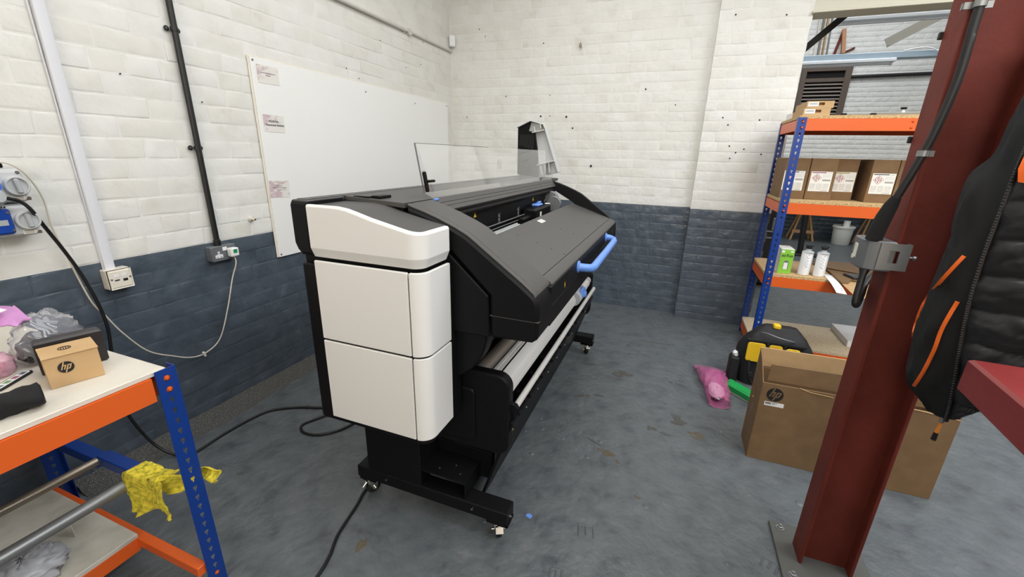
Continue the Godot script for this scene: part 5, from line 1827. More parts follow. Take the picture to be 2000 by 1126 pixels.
func jacket() -> void:
	var t := thing("quilted_jacket", "black quilted jacket with orange trim hanging on the red column", "jacket", V(0.76, 0.85, -1.38))
	# rows from top to hem: left outline, zip line, right edge of the front panel
	var sil := [V(0.80, 1.86, -1.52), V(0.773, 1.712, -1.5), V(0.757, 1.586, -1.5), V(0.719, 1.521, -1.5), V(0.727, 1.407, -1.5), V(0.728, 1.299, -1.5), V(0.717, 1.152, -1.5), V(0.724, 1.004, -1.5), V(0.736, 0.935, -1.495), V(0.800, 0.872, -1.47)]
	var zp := [V(0.735, 1.80, -1.36), V(0.719, 1.61, -1.33), V(0.717, 1.544, -1.33), V(0.716, 1.44, -1.33), V(0.716, 1.342, -1.33), V(0.721, 1.237, -1.33), V(0.732, 1.142, -1.33), V(0.747, 1.043, -1.33), V(0.761, 0.939, -1.33), V(0.767, 0.892, -1.335)]
	var rt := [V(0.80, 1.80, -1.22), V(0.80, 1.64, -1.20), V(0.815, 1.58, -1.2), V(0.83, 1.49, -1.2), V(0.845, 1.41, -1.2), V(0.855, 1.32, -1.2), V(0.86, 1.25, -1.2), V(0.86, 1.19, -1.21), V(0.85, 1.13, -1.22), V(0.84, 1.10, -1.24)]
	var S := curve(sil, 5)
	var Z := curve(zp, 5)
	var R := curve(rt, 5)
	nz.seed = 77
	nz.frequency = 7.0
	# smooth side panel
	var rows := []
	for i in S.size():
		var row := []
		for j in 13:
			var u := j / 12.0
			var p: Vector3 = S[i].lerp(Z[i], u)
			var bulge := sin(PI * u)
			p += V(-0.035, 0, 0.012) * bulge * (0.5 + 0.5 * clampf(i / 20.0, 0, 1))
			p += V(-1, 0, 0.5) * nz.get_noise_2d(p.y * 0.8, u * 0.5) * 0.018 * bulge
			row.append(p)
		rows.append(row)
	var b := mb()
	b.grid(rows, false, -0.0)
	var back := []
	for i in S.size():
		var row := []
		for j in 5:
			row.append(S[i].lerp(R[i] + V(0.10, 0, -0.22), j / 4.0) + V(0, 0, -0.01) * sin(PI * j / 4.0))
		back.append(row)
	b.grid(back)
	part(t, "side_panel", b, M.jacket_fleece)
	# quilted front: bulging baffles across
	b = mb()
	rows = []
	var fine_rows := 130
	for i in fine_rows + 1:
		var f := float(i) / fine_rows * (Z.size() - 1)
		var k := mini(int(f), Z.size() - 2)
		var z0: Vector3 = Z[k].lerp(Z[k + 1], f - k)
		var r0: Vector3 = R[k].lerp(R[k + 1], f - k)
		var row := []
		for j in 19:
			var u := j / 18.0
			var p := z0.lerp(r0, u)
			p.y -= 0.03 * sin(PI * u * 0.6)
			var phase := (p.y - 0.02 * u) / 0.0865
			var puff := pow(absf(sin(PI * phase)), 0.55) * 0.016
			var nrm := V(-0.35, 0.05, 0.93).normalized()
			p += nrm * (puff * minf(1.0, u * 8.0 + 0.15) + 0.012 * sin(PI * u) + nz.get_noise_3d(p.x * 2.2, p.y * 2.0, 1.0) * 0.010 + nz.get_noise_3d(p.x * 6.0, p.y * 5.0, 9.0) * 0.004)
			row.append(p)
		rows.append(row)
	b.grid(rows, false, 0.004)
	part(t, "quilted_front", b, M.jacket)
	# zip tape and teeth
	b = mb()
	var zl := []
	for p in Z: zl.append(p + V(-0.004, 0, 0.010))
	b.tube(zl, 0.0055, 8)
	var zip := part(t, "zip_edge", b, mat("zip_black", rgb(22, 22, 24), 0.5))
	b = mb()
	for i in range(0, Z.size() - 1):
		for k in 3:
			var p: Vector3 = Z[i].lerp(Z[i + 1], k / 3.0) + V(-0.008, 0, 0.0145)
			b.box(p, V(0.005, 0.0035, 0.004), 0.001)
	var teeth := part(zip, "teeth", b, mat("zip_teeth", rgb(58, 56, 54), 0.4))
	teeth.set_meta("kind", "stuff")
	# orange zip trims on the pockets
	for L in [[V(0.719, 1.331, -1.40), V(0.691, 1.261, -1.40), V(0.671, 1.193, -1.40), V(0.669, 1.126, -1.40), V(0.673, 1.088, -1.40)], [V(0.738, 1.209, -1.40), V(0.726, 1.128, -1.40), V(0.726, 1.063, -1.40), V(0.72, 0.994, -1.40), V(0.71, 0.942, -1.40)]]:
		b = mb()
		var c := curve(L, 5)
		var rr := []
		for i in c.size():
			# rest on the side panel
			var best := 9.0
			var hit: Vector3 = c[i]
			for row in rows_of_panel(S, Z):
				for p in row:
					var cam := V(0, 1.55, 0)
					var d1: Vector3 = (p - cam).normalized()
					var d2: Vector3 = (c[i] - cam).normalized()
					var q := d1.distance_to(d2)
					if q < best:
						best = q
						hit = p
			var dist := hit.distance_to(V(0, 1.55, 0)) - 0.010
			rr.append(V(0, 1.55, 0) + (c[i] - V(0, 1.55, 0)).normalized() * dist)
		var sm := []
		for i in rr.size():
			sm.append((rr[maxi(i - 1, 0)] + rr[i] + rr[mini(i + 1, rr.size() - 1)]) / 3.0)
		var sheet := []
		for i in sm.size():
			var tg: Vector3 = (sm[mini(i + 1, sm.size() - 1)] - sm[maxi(i - 1, 0)]).normalized()
			var sd := tg.cross(V(-0.5, 0.1, 0.85)).normalized()
			sheet.append([sm[i] - sd * 0.0042, sm[i] + V(-0.001, 0, 0.002), sm[i] + sd * 0.0042])
		b.grid(sheet, false, 0.0015)
		part(t, "pocket_trim", b, M.jacket_orange, "orange pocket trim")
	b = mb()
	b.grid([[V(0.700, 1.572, -1.290), V(0.712, 1.585, -1.285), V(0.73, 1.60, -1.27)], [V(0.697, 1.545, -1.288), V(0.712, 1.55, -1.28), V(0.735, 1.56, -1.26)], [V(0.706, 1.518, -1.290), V(0.722, 1.515, -1.28), V(0.745, 1.52, -1.26)]], false, 0.003)
	part(t, "shoulder_patch", b, M.jacket_orange, "orange shoulder patch")
	b = mb()
	b.tube([V(0.764, 0.892, -1.338), V(0.762, 0.880, -1.338)], 0.006, 8)
	part(t, "slider", b, M.steel_dull)
	b = mb()
	b.tube([V(0.762, 0.880, -1.338), V(0.762, 0.864, -1.338), V(0.7605, 0.842, -1.338)], [0.0025, 0.004, 0.0042], 8)
	part(t, "pull_cord", b, M.orange_pull, "orange zip pull")
	b = mb()
	b.tube([V(0.7605, 0.845, -1.338), V(0.760, 0.822, -1.338)], [0.0052, 0.0062], 10)
	part(t, "pull_end", b, M.rubber)

func rows_of_panel(S: Array, Z: Array) -> Array:
	var out := []
	for i in range(0, S.size(), 1):
		var row := []
		for j in 13:
			var u := j / 12.0
			var p: Vector3 = S[i].lerp(Z[i], u)
			var bulge := sin(PI * u)
			p += V(-0.035, 0, 0.012) * bulge * (0.5 + 0.5 * clampf(i / 20.0, 0, 1))
			p += V(-1, 0, 0.5) * nz.get_noise_2d(p.y * 0.8, u * 0.5) * 0.018 * bulge
			row.append(p)
		out.append(row)
	return out

func red_bench() -> void:
	var t := thing("red_bench", "red-painted steel bench with a thick top beside the hanging jacket", "bench", V(1.0, 0, -0.4))
	var b := mb()
	b.ext(PackedVector2Array([Vector2(0.659, -1.15), Vector2(1.35, -1.12), Vector2(1.28, 0.5), Vector2(0.50, 0.5)]), V(0, 1.060, 0), V(1, 0, 0), V(0, 0, 1), V(0, 0.081, 0), 0.006)
	part(t, "top", b, M.red_gloss)
	b = mb()
	b.bx(V(0.82, 0.0, -1.04), V(1.26, 1.061, 0.42), 0.004)  # unseen block added under the top to keep light off the carton
	part(t, "cabinet", b, M.red_gloss)

# ---------------------------------------------------------------- shelf unit and cartons
func ink_label(called: String, c: Color, sd: int) -> StandardMaterial3D:
	var r := RandomNumberGenerator.new()
	r.seed = sd
	var im := Image.create(136, 144, false, Image.FORMAT_RGB8)
	im.fill(Color(0.93, 0.92, 0.89))
	im.fill_rect(Rect2i(6, 5, 90, 6), c)
	text_rows(im, 104, 5, 26, 3, 4, c.lerp(Color.WHITE, 0.35), r)
	# a diamond of four diamonds with black marks
	for k in [[0, -16], [-16, 0], [16, 0], [0, 16]]:
		var cx: int = 40 + k[0]
		var cy: int = 46 + k[1]
		for y in range(-16, 17):
			for x in range(-16, 17):
				var q := absi(x) + absi(y)
				if q <= 16: im.set_pixel(cx + x, cy + y, Color(0.72, 0.28, 0.28) if q > 13 else Color(0.95, 0.94, 0.92))
		im.fill_rect(Rect2i(cx - 3, cy - 5, 5, 6), Color(0.12, 0.12, 0.12))
		im.fill_rect(Rect2i(cx - 5, cy + 2, 9, 4), Color(0.2, 0.2, 0.2))
	text_rows(im, 78, 24, 52, 4, 6, Color(0.55, 0.54, 0.52), r)
	for k in 17: im.fill_rect(Rect2i(80 + k * 3, 56, 1 + k % 2, 12), Color(0.2, 0.2, 0.2))
	for k in 3: text_rows(im, 6 + k * 42, 88, 36, 12, 4, Color(0.66, 0.65, 0.62), r, 2)
	text_rows(im, 80, 137, 44, 1, 4, Color(0.25, 0.22, 0.22), r, 3)
	return print_mat(called, im)

func ink_carton(label: String, x0: float, x1: float, z: float, depth: float, turn: float, lab: Material, y := 1.2775, lx := 0.012, hgt := 0.297) -> void:
	var t := thing("ink_carton", label, "carton", V((x0 + x1) / 2, y, z - depth / 2), "brown ink cartons on the shelf")
	t.rotation.y = turn
	var b := MB.new(t.position)
	b.bx(V(x0, y, z), V(x1, y + hgt, z - depth), 0.002)
	part(t, "body", b, M.cardboard)
	if lab:
		b = MB.new(t.position)
		var a := V(x0 + lx, y + 0.062, z + 0.0008)
		b.print_quad(a, a + V(0.134, 0, 0), a + V(0.134, 0.142, 0), a + V(0, 0.142, 0))
		part(t, "printed_label", b, lab, "white hazard label")

func shelf_unit() -> void:
	var t := thing("shelf_unit", "blue and orange shelf unit with chipboard shelves beside the brick pier", "shelving", V(1.35, 0, -3.95))
	var b := mb()
	var xa := 0.742
	var xb := 1.96
	for q in [[xa, -3.648, 1.0, -1.0], [xb, -3.648, -1.0, -1.0], [xa, -4.252, 1.0, 1.0], [xb, -4.252, -1.0, 1.0]]:
		perforated(t, V(q[0], 0, q[1]), V(q[2], 0, 0), V(0, 0, q[3]), 0.052, 0.04, 1.842, M.rack_blue, 0.09, 0.042)
	for y in [1.833, 1.255, 0.690, 0.115]:
		for z in [-3.651, -4.249]:
			var s := -1.0 if z > -4.0 else 1.0
			b = mb()
			b.ext(pv([0, y - 0.078, 0, y, s * 0.034, y, s * 0.034, y - 0.006, s * 0.006, y - 0.006, s * 0.006, y - 0.072, s * 0.03, y - 0.072, s * 0.03, y - 0.078]), V(xa + 0.052 if z > -4.0 else xa + 0.003, 0, z), V(0, 0, 1), V(0, 1, 0), V(xb - xa - (0.104 if z > -4.0 else 0.006), 0, 0))
			part(t, "beam", b, M.rack_orange)
		for x in [xa + 0.003, xb - 0.009]:
			b = mb()
			b.bx(V(x, y - 0.078, -3.69), V(x + 0.006, y, -4.21), 0.001)
			b.bx(V(x, y - 0.006, -3.69), V(x + (0.03 if x < 1.0 else -0.03), y, -4.21), 0.001)
			part(t, "side_beam", b, M.rack_orange)
		b = mb()
		b.bx(V(xa + 0.004, y + 0.0002, -3.654), V(xb - 0.004, y + 0.022, -4.248), 0.001)
		part(t, "shelf_board", b, M.chipboard if y > 0.6 else M.board_pale)
		for yy in [y - 0.02, y - 0.058]:
			screw(t, V(xa + 0.03, yy, -3.648), V(0, 0, 1), 0.008, M.rack_orange, "stud")
			screw(t, V(1.385, yy, -3.651), V(0, 0, 1), 0.007, M.rack_orange, "stud")
	var black := ink_label("label_black", Color(0.16, 0.15, 0.15), 1)
	var cyan := ink_label("label_blue", Color(0.18, 0.22, 0.34), 2)
	var mag := ink_label("label_magenta", Color(0.52, 0.20, 0.36), 3)
	var yel := ink_label("label_yellow", Color(0.62, 0.58, 0.20), 4)
	ink_carton("brown ink carton with a dark blue striped label behind the blue upright", 0.752, 0.912, -3.80, 0.36, 0.0, cyan, 1.2775, 0.004)
	ink_carton("brown ink carton with a magenta striped label", 0.916, 1.082, -3.795, 0.36, 0.0, mag)
	ink_carton("brown ink carton with a yellow striped label set back in shade", 1.086, 1.236, -3.88, 0.33, 0.0, yel, 1.2775, 0.010)
	ink_carton("brown ink carton with a black striped label beside the red column", 1.287, 1.440, -3.795, 0.36, 0.0, black, 1.2775, 0.014)
	ink_carton("brown ink carton with no label showing, last on the shelf by the column", 1.446, 1.61, -3.80, 0.36, 0.0, null)
	# flat cartons on the top board
	for k in 2:
		var y := 1.8555 + k * 0.046
		var z := -3.665 - k * 0.0
		var x := 0.765 + k * 0.012
		t = thing("flat_carton", ["lower flat brown carton with a white barcode label on the top shelf", "upper flat brown carton with a white barcode label on the top shelf"][k], "carton", V(x + 0.08, y, -3.8), "flat cartons on the top shelf")
		b = mb()
		b.bx(V(x, y, z - 0.03), V(x + 0.158, y + 0.0455, z - 0.32), 0.0015)
		b.bx(V(x, y, z), V(x + 0.070, y + 0.0455, z - 0.03))
		b.bx(V(x + 0.104, y, z), V(x + 0.158, y + 0.0455, z - 0.03))
		b.bx(V(x + 0.070, y, z), V(x + 0.104, y + 0.018, z - 0.03))
		b.bx(V(x + 0.070, y + 0.036, z), V(x + 0.104, y + 0.0455, z - 0.03))
		part(t, "body", b, M.cardboard_pale)
		b = mb()
		b.bx(V(x + 0.008, y + 0.012, z), V(x + 0.068, y + 0.040, z + 0.0008))
		var lb := part(t, "barcode_label", b, M.paper)
		b = mb()
		for i in 12: b.bx(V(x + 0.014 + i * 0.004, y + 0.022, z + 0.0008), V(x + 0.0155 + i * 0.004 + 0.0008 * (i % 2), y + 0.034, z + 0.0012))
		part(lb, "print", b, M.ink_grey)
	org = V(0.79, 1.8555, -4.1)
	b = mb()
	b.bx(V(0.756, 1.8555, -4.03), V(0.81, 1.900, -4.15), 0.002)
	solo("white_carton", "small white carton on the top shelf behind the flat cartons", "carton", b, M.paper)
	# planks with black clamps on the top shelf
	for k in 2:
		var x: float = [1.13, 1.27][k]
		org = V(x + 0.2, 1.8555, -4.05)
		b = mb()
		b.bx(V(x, 1.8555, -3.98 - k * 0.02), V([1.255, 1.93][k], 1.8555 + [0.034, 0.042][k], -4.14), 0.003)
		solo("plank", ["short pale plank on the top shelf between two black knobs", "long pale plank on the top shelf by the column"][k], "plank", b, M.steel_khaki, "pale planks on the top shelf")
	for q in [[1.085, 1.8555, 0.014, "on the shelf board beside the flat cartons"], [1.262, 1.8555, 0.02, "between the two pale planks"], [1.455, 1.899, 0.012, "on top of the long plank"]]:
		t = thing("clamp_knob", "black clamp knob " + q[3], "knob", V(q[0], q[1], -4.0), "black knobs on the top shelf")
		b = mb()
		b.lathe([[0.0, 0.0], [q[2], 0.0], [q[2], 0.012], [q[2] * 0.5, 0.014], [q[2] * 0.5, 0.022], [0.0, 0.022]], Transform3D(Basis(), V(q[0], q[1], -3.96 if q[1] < 1.87 else -4.03)), 12)
		part(t, "stem", b, M.plastic_white)
		b = mb()
		var o := V(q[0], q[1] + 0.022, -3.96 if q[1] < 1.87 else -4.03)
		b.lathe([[0.0, 0.0], [0.014, 0.0], [0.02, 0.006], [0.018, 0.014], [0.0, 0.016]], Transform3D(Basis(), o), 7)
		part(t, "grip", b, M.rubber)

func shelf_things() -> void:
	var b: MB
	# lime carton
	var t := thing("lime_carton", "lime green carton with an arched window on the middle shelf", "carton", V(0.873, 0.7125, -3.78))
	b = mb()
	b.bx(V(0.828, 0.7125, -3.702), V(0.918, 0.905, -3.87), 0.0015)
	part(t, "body", b, M.paper)
	b = mb()
	b.bx(V(0.829, 0.7145, -3.7015), V(0.917, 0.903, -3.7005))
	part(t, "front_print", b, M.lime_print)
	b = mb()
	var ap := arc(Vector2(0.876, 0.80), 0.017, 0, 180, 10)
	ap.append_array(pv([0.859, 0.745, 0.893, 0.745]))
	b.ext(ap, V(0, 0, -3.7005), V(1, 0, 0), V(0, 1, 0), V(0, 0, 0.0008))
	part(t, "arched_window", b, M.steel_dull)
	b = mb()
	b.bx(V(0.861, 0.747, -3.6997), V(0.888, 0.80, -3.6992))
	part(t, "bottle_picture", b, M.paper)
	lettering(t, "X", V(0.876, 0.857, -3.699), V(1, 0, 0), V(0, 1, 0), 0.030, M.lime_dark, "Droid Sans", true)
	b = mb()
	for q in [[0.838, 0.846, 0.024, 0.014], [0.888, 0.846, 0.024, 0.014]]:
		for k in 3: b.bx(V(q[0] + k * 0.009, q[1] - 0.002, -3.7005), V(q[0] + k * 0.009 + 0.006, q[1] + q[3], -3.6996))
	part(t, "printed_marks", b, M.lime_dark)
	b = mb()
	b.bx(V(0.892, 0.882, -3.7005), V(0.912, 0.893, -3.6996))
	b.bx(V(0.832, 0.876, -3.7005), V(0.852, 0.895, -3.6998))
	part(t, "printed_panel", b, M.paper)
	# two white bottles
	for k in 2:
		var c := V([1.012, 1.112][k], 0.7125, -3.735)
		t = thing("white_bottle", ["white bottle with a black hanging-ring cap beside the lime carton", "white bottle with a raised black ring cap beside the cardboard sheets"][k], "bottle", c, "white bottles on the middle shelf")
		var xf := Transform3D(Basis(Vector3.UP, 0.4) * Basis.from_scale(V(1, 1, 0.72)), c)
		b = mb()
		b.lathe([[0.0, 0.0], [0.038, 0.0], [0.042, 0.004], [0.042, 0.176], [0.040, 0.181]], xf, 24)
		part(t, "body", b, M.plastic_white)
		b = mb()
		b.lathe([[0.041, 0.180], [0.030, 0.188], [0.019, 0.190], [0.0185, 0.204], [0.0, 0.204]], Transform3D(Basis(), c), 20)
		part(t, "shoulder", b, M.plastic_grey)
		b = mb()
		b.lathe([[0.0, 0.204], [0.019, 0.204], [0.019, 0.220], [0.0, 0.220]], Transform3D(Basis(), c), 18)
		var cap := part(t, "cap", b, M.rubber)
		b = mb()
		var ring := []
		for i in 19:
			var a := TAU * i / 18
			ring.append(c + V(cos(a) * 0.026, 0.226 + (0.008 * sin(a) if k == 1 else 0.001 * sin(a)) , sin(a) * 0.022))
		b.tube(ring, 0.0025, 6, false)
		part(cap, "hanging_ring", b, M.rubber)
		b = mb()
		for i in 9:
			var a := 1.75 + 0.25 * (i % 2)
			b.box(c + xf.basis * V(cos(-a) * 0.0425, 0.07 + i * 0.011, -sin(-a) * 0.0425), V(0.02 - 0.004 * (i % 3), 0.003, 0.001), 0.0, Basis(Vector3.UP, 0.4 + 0.15))
		part(t, "printed_lines", b, M.ink_grey)
	# cardboard sheets, packet and papers at the right of the middle shelf
	var flat := func(pts: Array, y: float, th: float) -> MB:
		var m := mb()
		var pp := PackedVector2Array()
		for q in pts: pp.append(Vector2(q[0], q[1]))
		m.ext(pp, V(0, y, 0), V(1, 0, 0), V(0, 0, 1), V(0, th, 0), 0.0008)
		return m
	org = V(1.3, 0.7125, -3.5)
	solo("cardboard_sheet", "tan cardboard sheet overhanging the front of the middle shelf", "cardboard", flat.call([[1.19, -3.20], [1.215, -3.60], [1.50, -3.62], [1.60, -3.34], [1.47, -3.24]], 0.7128, 0.004), M.cardboard_pale, "cardboard sheets on the middle shelf")
	org = V(1.3, 0.718, -3.8)
	solo("cardboard_sheet", "tan cardboard sheet with a stepped edge under the brown one", "cardboard", flat.call([[1.205, -3.54], [1.245, -3.545], [1.30, -3.66], [1.46, -3.66], [1.46, -4.22], [1.228, -4.22], [1.222, -3.95]], 0.7175, 0.012), M.cardboard, "cardboard sheets on the middle shelf")
	org = V(1.4, 0.735, -4.1)
	solo("cardboard_sheet", "broad brown cardboard sheet topmost on the pile of the middle shelf", "cardboard", flat.call([[1.222, -3.955], [1.43, -3.845], [1.80, -3.86], [1.80, -4.24], [1.18, -4.24], [1.18, -4.20]], 0.735, 0.005), M.cardboard, "cardboard sheets on the middle shelf")
	org = V(1.37, 0.73, -3.7)
	b = mb()
	b.box(V(1.39, 0.7385, -3.74), V(0.20, 0.016, 0.13), 0.006, Basis(Vector3.UP, 0.25))
	solo("black_packet", "flat black packet tucked under the brown cardboard sheet", "packet", b, mat("packet_black", rgb(34, 33, 34), 0.3))
	org = V(1.4, 0.72, -3.6)
	b = mb()
	b.box(V(1.42, 0.7205, -3.585), V(0.18, 0.006, 0.05), 0.002, Basis(Vector3.UP, 0.1))
	solo("white_envelope", "white envelope in front of the flat black packet", "envelope", b, M.paper)
	t = thing("brochure", "white brochure with a blue-grey panel drooping over the shelf edge", "brochure", V(1.17, 0.7125, -3.6))
	b = mb()
	var g := []
	for i in 9:
		var s := i / 8.0
		var y := 0.7145 if s < 0.45 else 0.7145 - pow(s - 0.45, 2.0) * 0.06
		var c := V(lerpf(1.192, 1.152, s), y, lerpf(-3.81, -3.335, s))
		g.append([c - V(0.027, 0, 0.01), c, c + V(0.027, 0, 0.01)])
	b.grid(g, false, 0.0015)
	part(t, "sheet", b, M.paper)
	b = mb()
	var h := []
	for i in range(4, 8): h.append([g[i][0] + V(0.012, 0.0012, 0), g[i][2] + V(-0.012, 0.0012, 0)])
	b.grid(h)
	part(t, "printed_panel", b, mat("brochure_blue", rgb(128, 136, 176), 0.5))
	# ream of paper on the bottom board
	t = thing("paper_ream", "white wrapped paper ream with grey lettering on the bottom shelf", "ream", V(1.58, 0.1375, -4.05))
	b = mb()
	b.bx(V(1.45, 0.1375, -3.83), V(1.74, 0.190, -4.23), 0.003)
	part(t, "wrapper", b, M.paper)
	var r := RandomNumberGenerator.new()
	r.seed = 3
	var im := Image.create(256, 256, false, Image.FORMAT_RGB8)
	im.fill(Color(0.90, 0.90, 0.90))
	for k in 22:
		var y := k * 12
		for x in 256:
			if (x + k * 17) % 46 < 34 and (x * 7 + k) % 5 < 3:
				for q in 3: im.set_pixel(x, posmod(y + q + x / 3, 256), Color(0.62, 0.62, 0.63))
	b = mb()
	b.print_quad(V(1.453, 0.1906, -3.833), V(1.737, 0.1906, -3.833), V(1.737, 0.1906, -4.227), V(1.453, 0.1906, -4.227))
	b.print_quad(V(1.453, 0.141, -3.8292), V(1.737, 0.141, -3.8292), V(1.737, 0.187, -3.8292), V(1.453, 0.187, -3.8292))
	b.print_quad(V(1.4494, 0.141, -4.227), V(1.4494, 0.141, -3.833), V(1.4494, 0.187, -3.833), V(1.4494, 0.187, -4.227))
	part(t, "printed_wrap", b, print_mat("ream_print", im))

# ---------------------------------------------------------------- on the floor at the right
func floor_things() -> void:
	var b: MB
	var x0 := 0.552
	var x1 := 1.347
	var zf := -2.25
	var zb := -2.452
	var t := thing("large_carton", "large open brown carton with a round black emblem standing on the floor", "box", V(0.95, 0, -2.35))
	var th := 0.006
	for w in [["front_wall", V(x0, 0.0, zf), V(x1, 0.462, zf - th)], ["back_wall", V(x0, 0.0, zb), V(x1, 0.46, zb + th)], ["side_wall", V(x1, 0.0, zf - th), V(x1 - th, 0.455, zb + th)], ["bottom", V(x0 + th, 0.002, zf - th), V(x1 - th, 0.008, zb + th)]]:
		b = mb()
		b.bx(w[1], w[2], 0.0015)
		part(t, w[0], b, M.cardboard)
	b = mb()
	for q in [[0.0, 0.30, zf - th, zb + th], [0.375, 0.455, zf - th, zb + th], [0.30, 0.375, zf - th, -2.37], [0.30, 0.375, -2.40, zb + th]]:
		b.bx(V(x0, q[0], q[2]), V(x0 + th, q[1], q[3]))
	part(t, "side_wall", b, M.cardboard)
	b = mb()
	b.ext(pv([0.574, 0.466, 1.345, 0.466, 1.338, 0.556, 0.95, 0.563, 0.580, 0.556]), V(0, 0, zf - 0.002), V(1, 0, 0), V(0, 1, -0.05).normalized(), V(0, 0, -0.005), 0.001)
	part(t, "front_flap", b, M.cardboard)
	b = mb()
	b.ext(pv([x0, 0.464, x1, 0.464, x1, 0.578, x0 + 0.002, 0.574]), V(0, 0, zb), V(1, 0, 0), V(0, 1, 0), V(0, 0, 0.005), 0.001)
	part(t, "back_flap", b, M.cardboard_pale)  # paler cardboard: the stronger light on this flap put into its colour
	b = mb()
	b.ext(pv([zf - 0.004, 0.458, zb + 0.004, 0.458, zb + 0.006, 0.572, zf - 0.1, 0.528]), V(x0, 0, 0), V(0, 0, 1), V(0, 1, 0), V(0.005, 0, 0), 0.001)
	part(t, "side_flap", b, M.cardboard)
	b = mb()
	b.ext(pv([zf - 0.02, 0.458, zb + 0.004, 0.458, zb + 0.02, 0.56, zf - 0.03, 0.55]), V(x1 - 0.005, 0, 0), V(0, 0, 1), V(0, 1, 0), V(0.005, 0, 0), 0.001)
	part(t, "side_flap", b, M.cardboard)
	# torn white edge along the crease
	b = mb()
	var tear := [V(0.715, 0.4645, zf + 0.0008), V(0.76, 0.452, zf + 0.0008), V(0.80, 0.449, zf + 0.0008), V(0.86, 0.446, zf + 0.0008)]
	b.tube(curve(tear, 4), 0.0018, 5)
	b.tube(curve([V(1.16, 0.462, zf + 0.0008), V(1.22, 0.458, zf + 0.0008), V(1.30, 0.450, zf + 0.0008), V(1.345, 0.447, zf + 0.0008)], 4), 0.002, 5)
	var tr := part(t, "torn_edge", b, M.cardboard_pale)
	tr.set_meta("kind", "stuff")
	emblem(t, V(0.617, 0.402, zf + 0.0003), V(1, 0, 0), V(0, 1, 0), 0.038, M.ink_dark, M.cardboard)
	b = mb()
	b.bx(V(0.578, 0.335, zf), V(0.666, 0.358, zf + 0.0008))
	var lb := part(t, "address_label", b, M.paper)
	b = mb()
	b.bx(V(0.582, 0.344, zf + 0.0008), V(0.608, 0.355, zf + 0.0012))
	b.bx(V(0.612, 0.352, zf + 0.0008), V(0.636, 0.3555, zf + 0.0012))
	b.bx(V(0.612, 0.346, zf + 0.0008), V(0.626, 0.349, zf + 0.0012))
	part(lb, "print", b, M.ink_grey)
	b = mb()
	for k in 3: b.bx(V(x0 - 0.0008, 0.26 - k * 0.02, -2.37), V(x0, 0.268 - k * 0.02, -2.345))
	part(t, "printed_marks", b, M.ink_grey)
	# tool bag
	t = thing("tool_bag", "black tool bag with yellow pockets on the floor behind the large carton", "tool bag", V(0.80, 0, -3.22))
	b = mb()
	var rows := []
	nz.seed = 61
	nz.frequency = 5.0
	for i in 15:
		var s := i / 14.0
		var row := []
		var y := s * 0.44
		var hwid := lerpf(0.205, 0.24, minf(s * 2.0, 1.0)) if s < 0.55 else lerpf(0.235, 0.10, pow((s - 0.55) / 0.45, 1.6))
		var hdep := lerpf(0.11, 0.09, s) if s < 0.8 else lerpf(0.09, 0.03, (s - 0.8) / 0.2)
		for j in 28:
			var a := TAU * j / 28
			var ca := signf(cos(a)) * pow(absf(cos(a)), 0.55)
			var sa := signf(sin(a)) * pow(absf(sin(a)), 0.55)
			row.append(V(0.815 + ca * hwid, y + 0.002, -3.22 - sa * hdep) + V(nz.get_noise_2d(a, s * 3.0), 0, nz.get_noise_2d(a + 9.0, s * 3.0)) * 0.012)
		rows.append(row)
	b.grid(rows, true)
	b.fan(rows[14], Vector3.UP)
	b.fan(rows[0], Vector3.DOWN)
	part(t, "body", b, M.bag_black)
	for q in [[0.620, 0.19, 0.732, 0.335, 0.02], [0.750, 0.17, 0.835, 0.335, 0.02], [0.853, 0.17, 0.94, 0.325, 0.02]]:
		b = mb()
		b.ext(rrect(q[0], q[1], q[2], q[3], q[4], 5), V(0, 0, -3.118), V(1, 0, 0), V(0, 1, 0), V(0, 0, 0.010), 0.004)
		part(t, "pocket", b, M.bag_yellow, "yellow pocket panel")
	b = mb()
	b.bx(V(0.61, 0.335, -3.13), V(0.97, 0.36, -3.108), 0.006)
	for x in [0.741, 0.844]:
		b.bx(V(x - 0.008, 0.12, -3.125), V(x + 0.008, 0.345, -3.102), 0.003)
	part(t, "webbing", b, M.rubber)
	b = mb()
	b.tube(curve([V(0.70, 0.402, -3.15), V(0.73, 0.412, -3.11), V(0.80, 0.400, -3.09), V(0.87, 0.386, -3.10), V(0.90, 0.37, -3.13)], 5), 0.005, 8)
	part(t, "grab_handle", b, M.steel_dull)
	b = mb()
	b.box(V(0.79, 0.446, -3.20), V(0.045, 0.03, 0.05), 0.006, Basis(Vector3.BACK, -0.05))
	part(t, "tab", b, M.bag_yellow, "yellow tab")
	b = mb()
	b.ext(rrect(0.535, 0.0, 0.60, 0.19, 0.02, 4), V(0, 0, -3.13), V(1, 0, 0), V(0, 1, 0), V(0, 0, -0.10), 0.012)
	var sp := part(t, "side_pouch", b, M.bag_black)
	b = mb()
	b.box(V(0.567, 0.20, -3.18), V(0.035, 0.05, 0.04), 0.012, Basis(Vector3.BACK, 0.3))
	part(sp, "roll_end", b, M.paper)
	b = mb()
	b.tube(curve([V(0.645, 0.20, -3.10), V(0.65, 0.13, -3.085), V(0.665, 0.07, -3.09), V(0.69, 0.03, -3.10)], 5), 0.009, 8)
	b.box(V(0.665, 0.10, -3.082), V(0.03, 0.04, 0.012), 0.004, Basis(Vector3.BACK, 0.3))
	part(t, "strap", b, M.rubber)
	# green case lid
	t = thing("green_case", "bright green plastic case lying on the floor beside the pink bag", "case", V(0.55, 0, -2.92))
	var du := V(0.135, 0, 0.14).normalized()
	var dv := V(0.14, 0, -0.135).normalized()
	b = mb()
	var o := V(0.488, 0.012, -2.995)
	b.ext(rrect(0.0, 0.0, 0.22, 0.085, 0.012, 4), o, du, dv, V(0, 0.045, 0), 0.006)
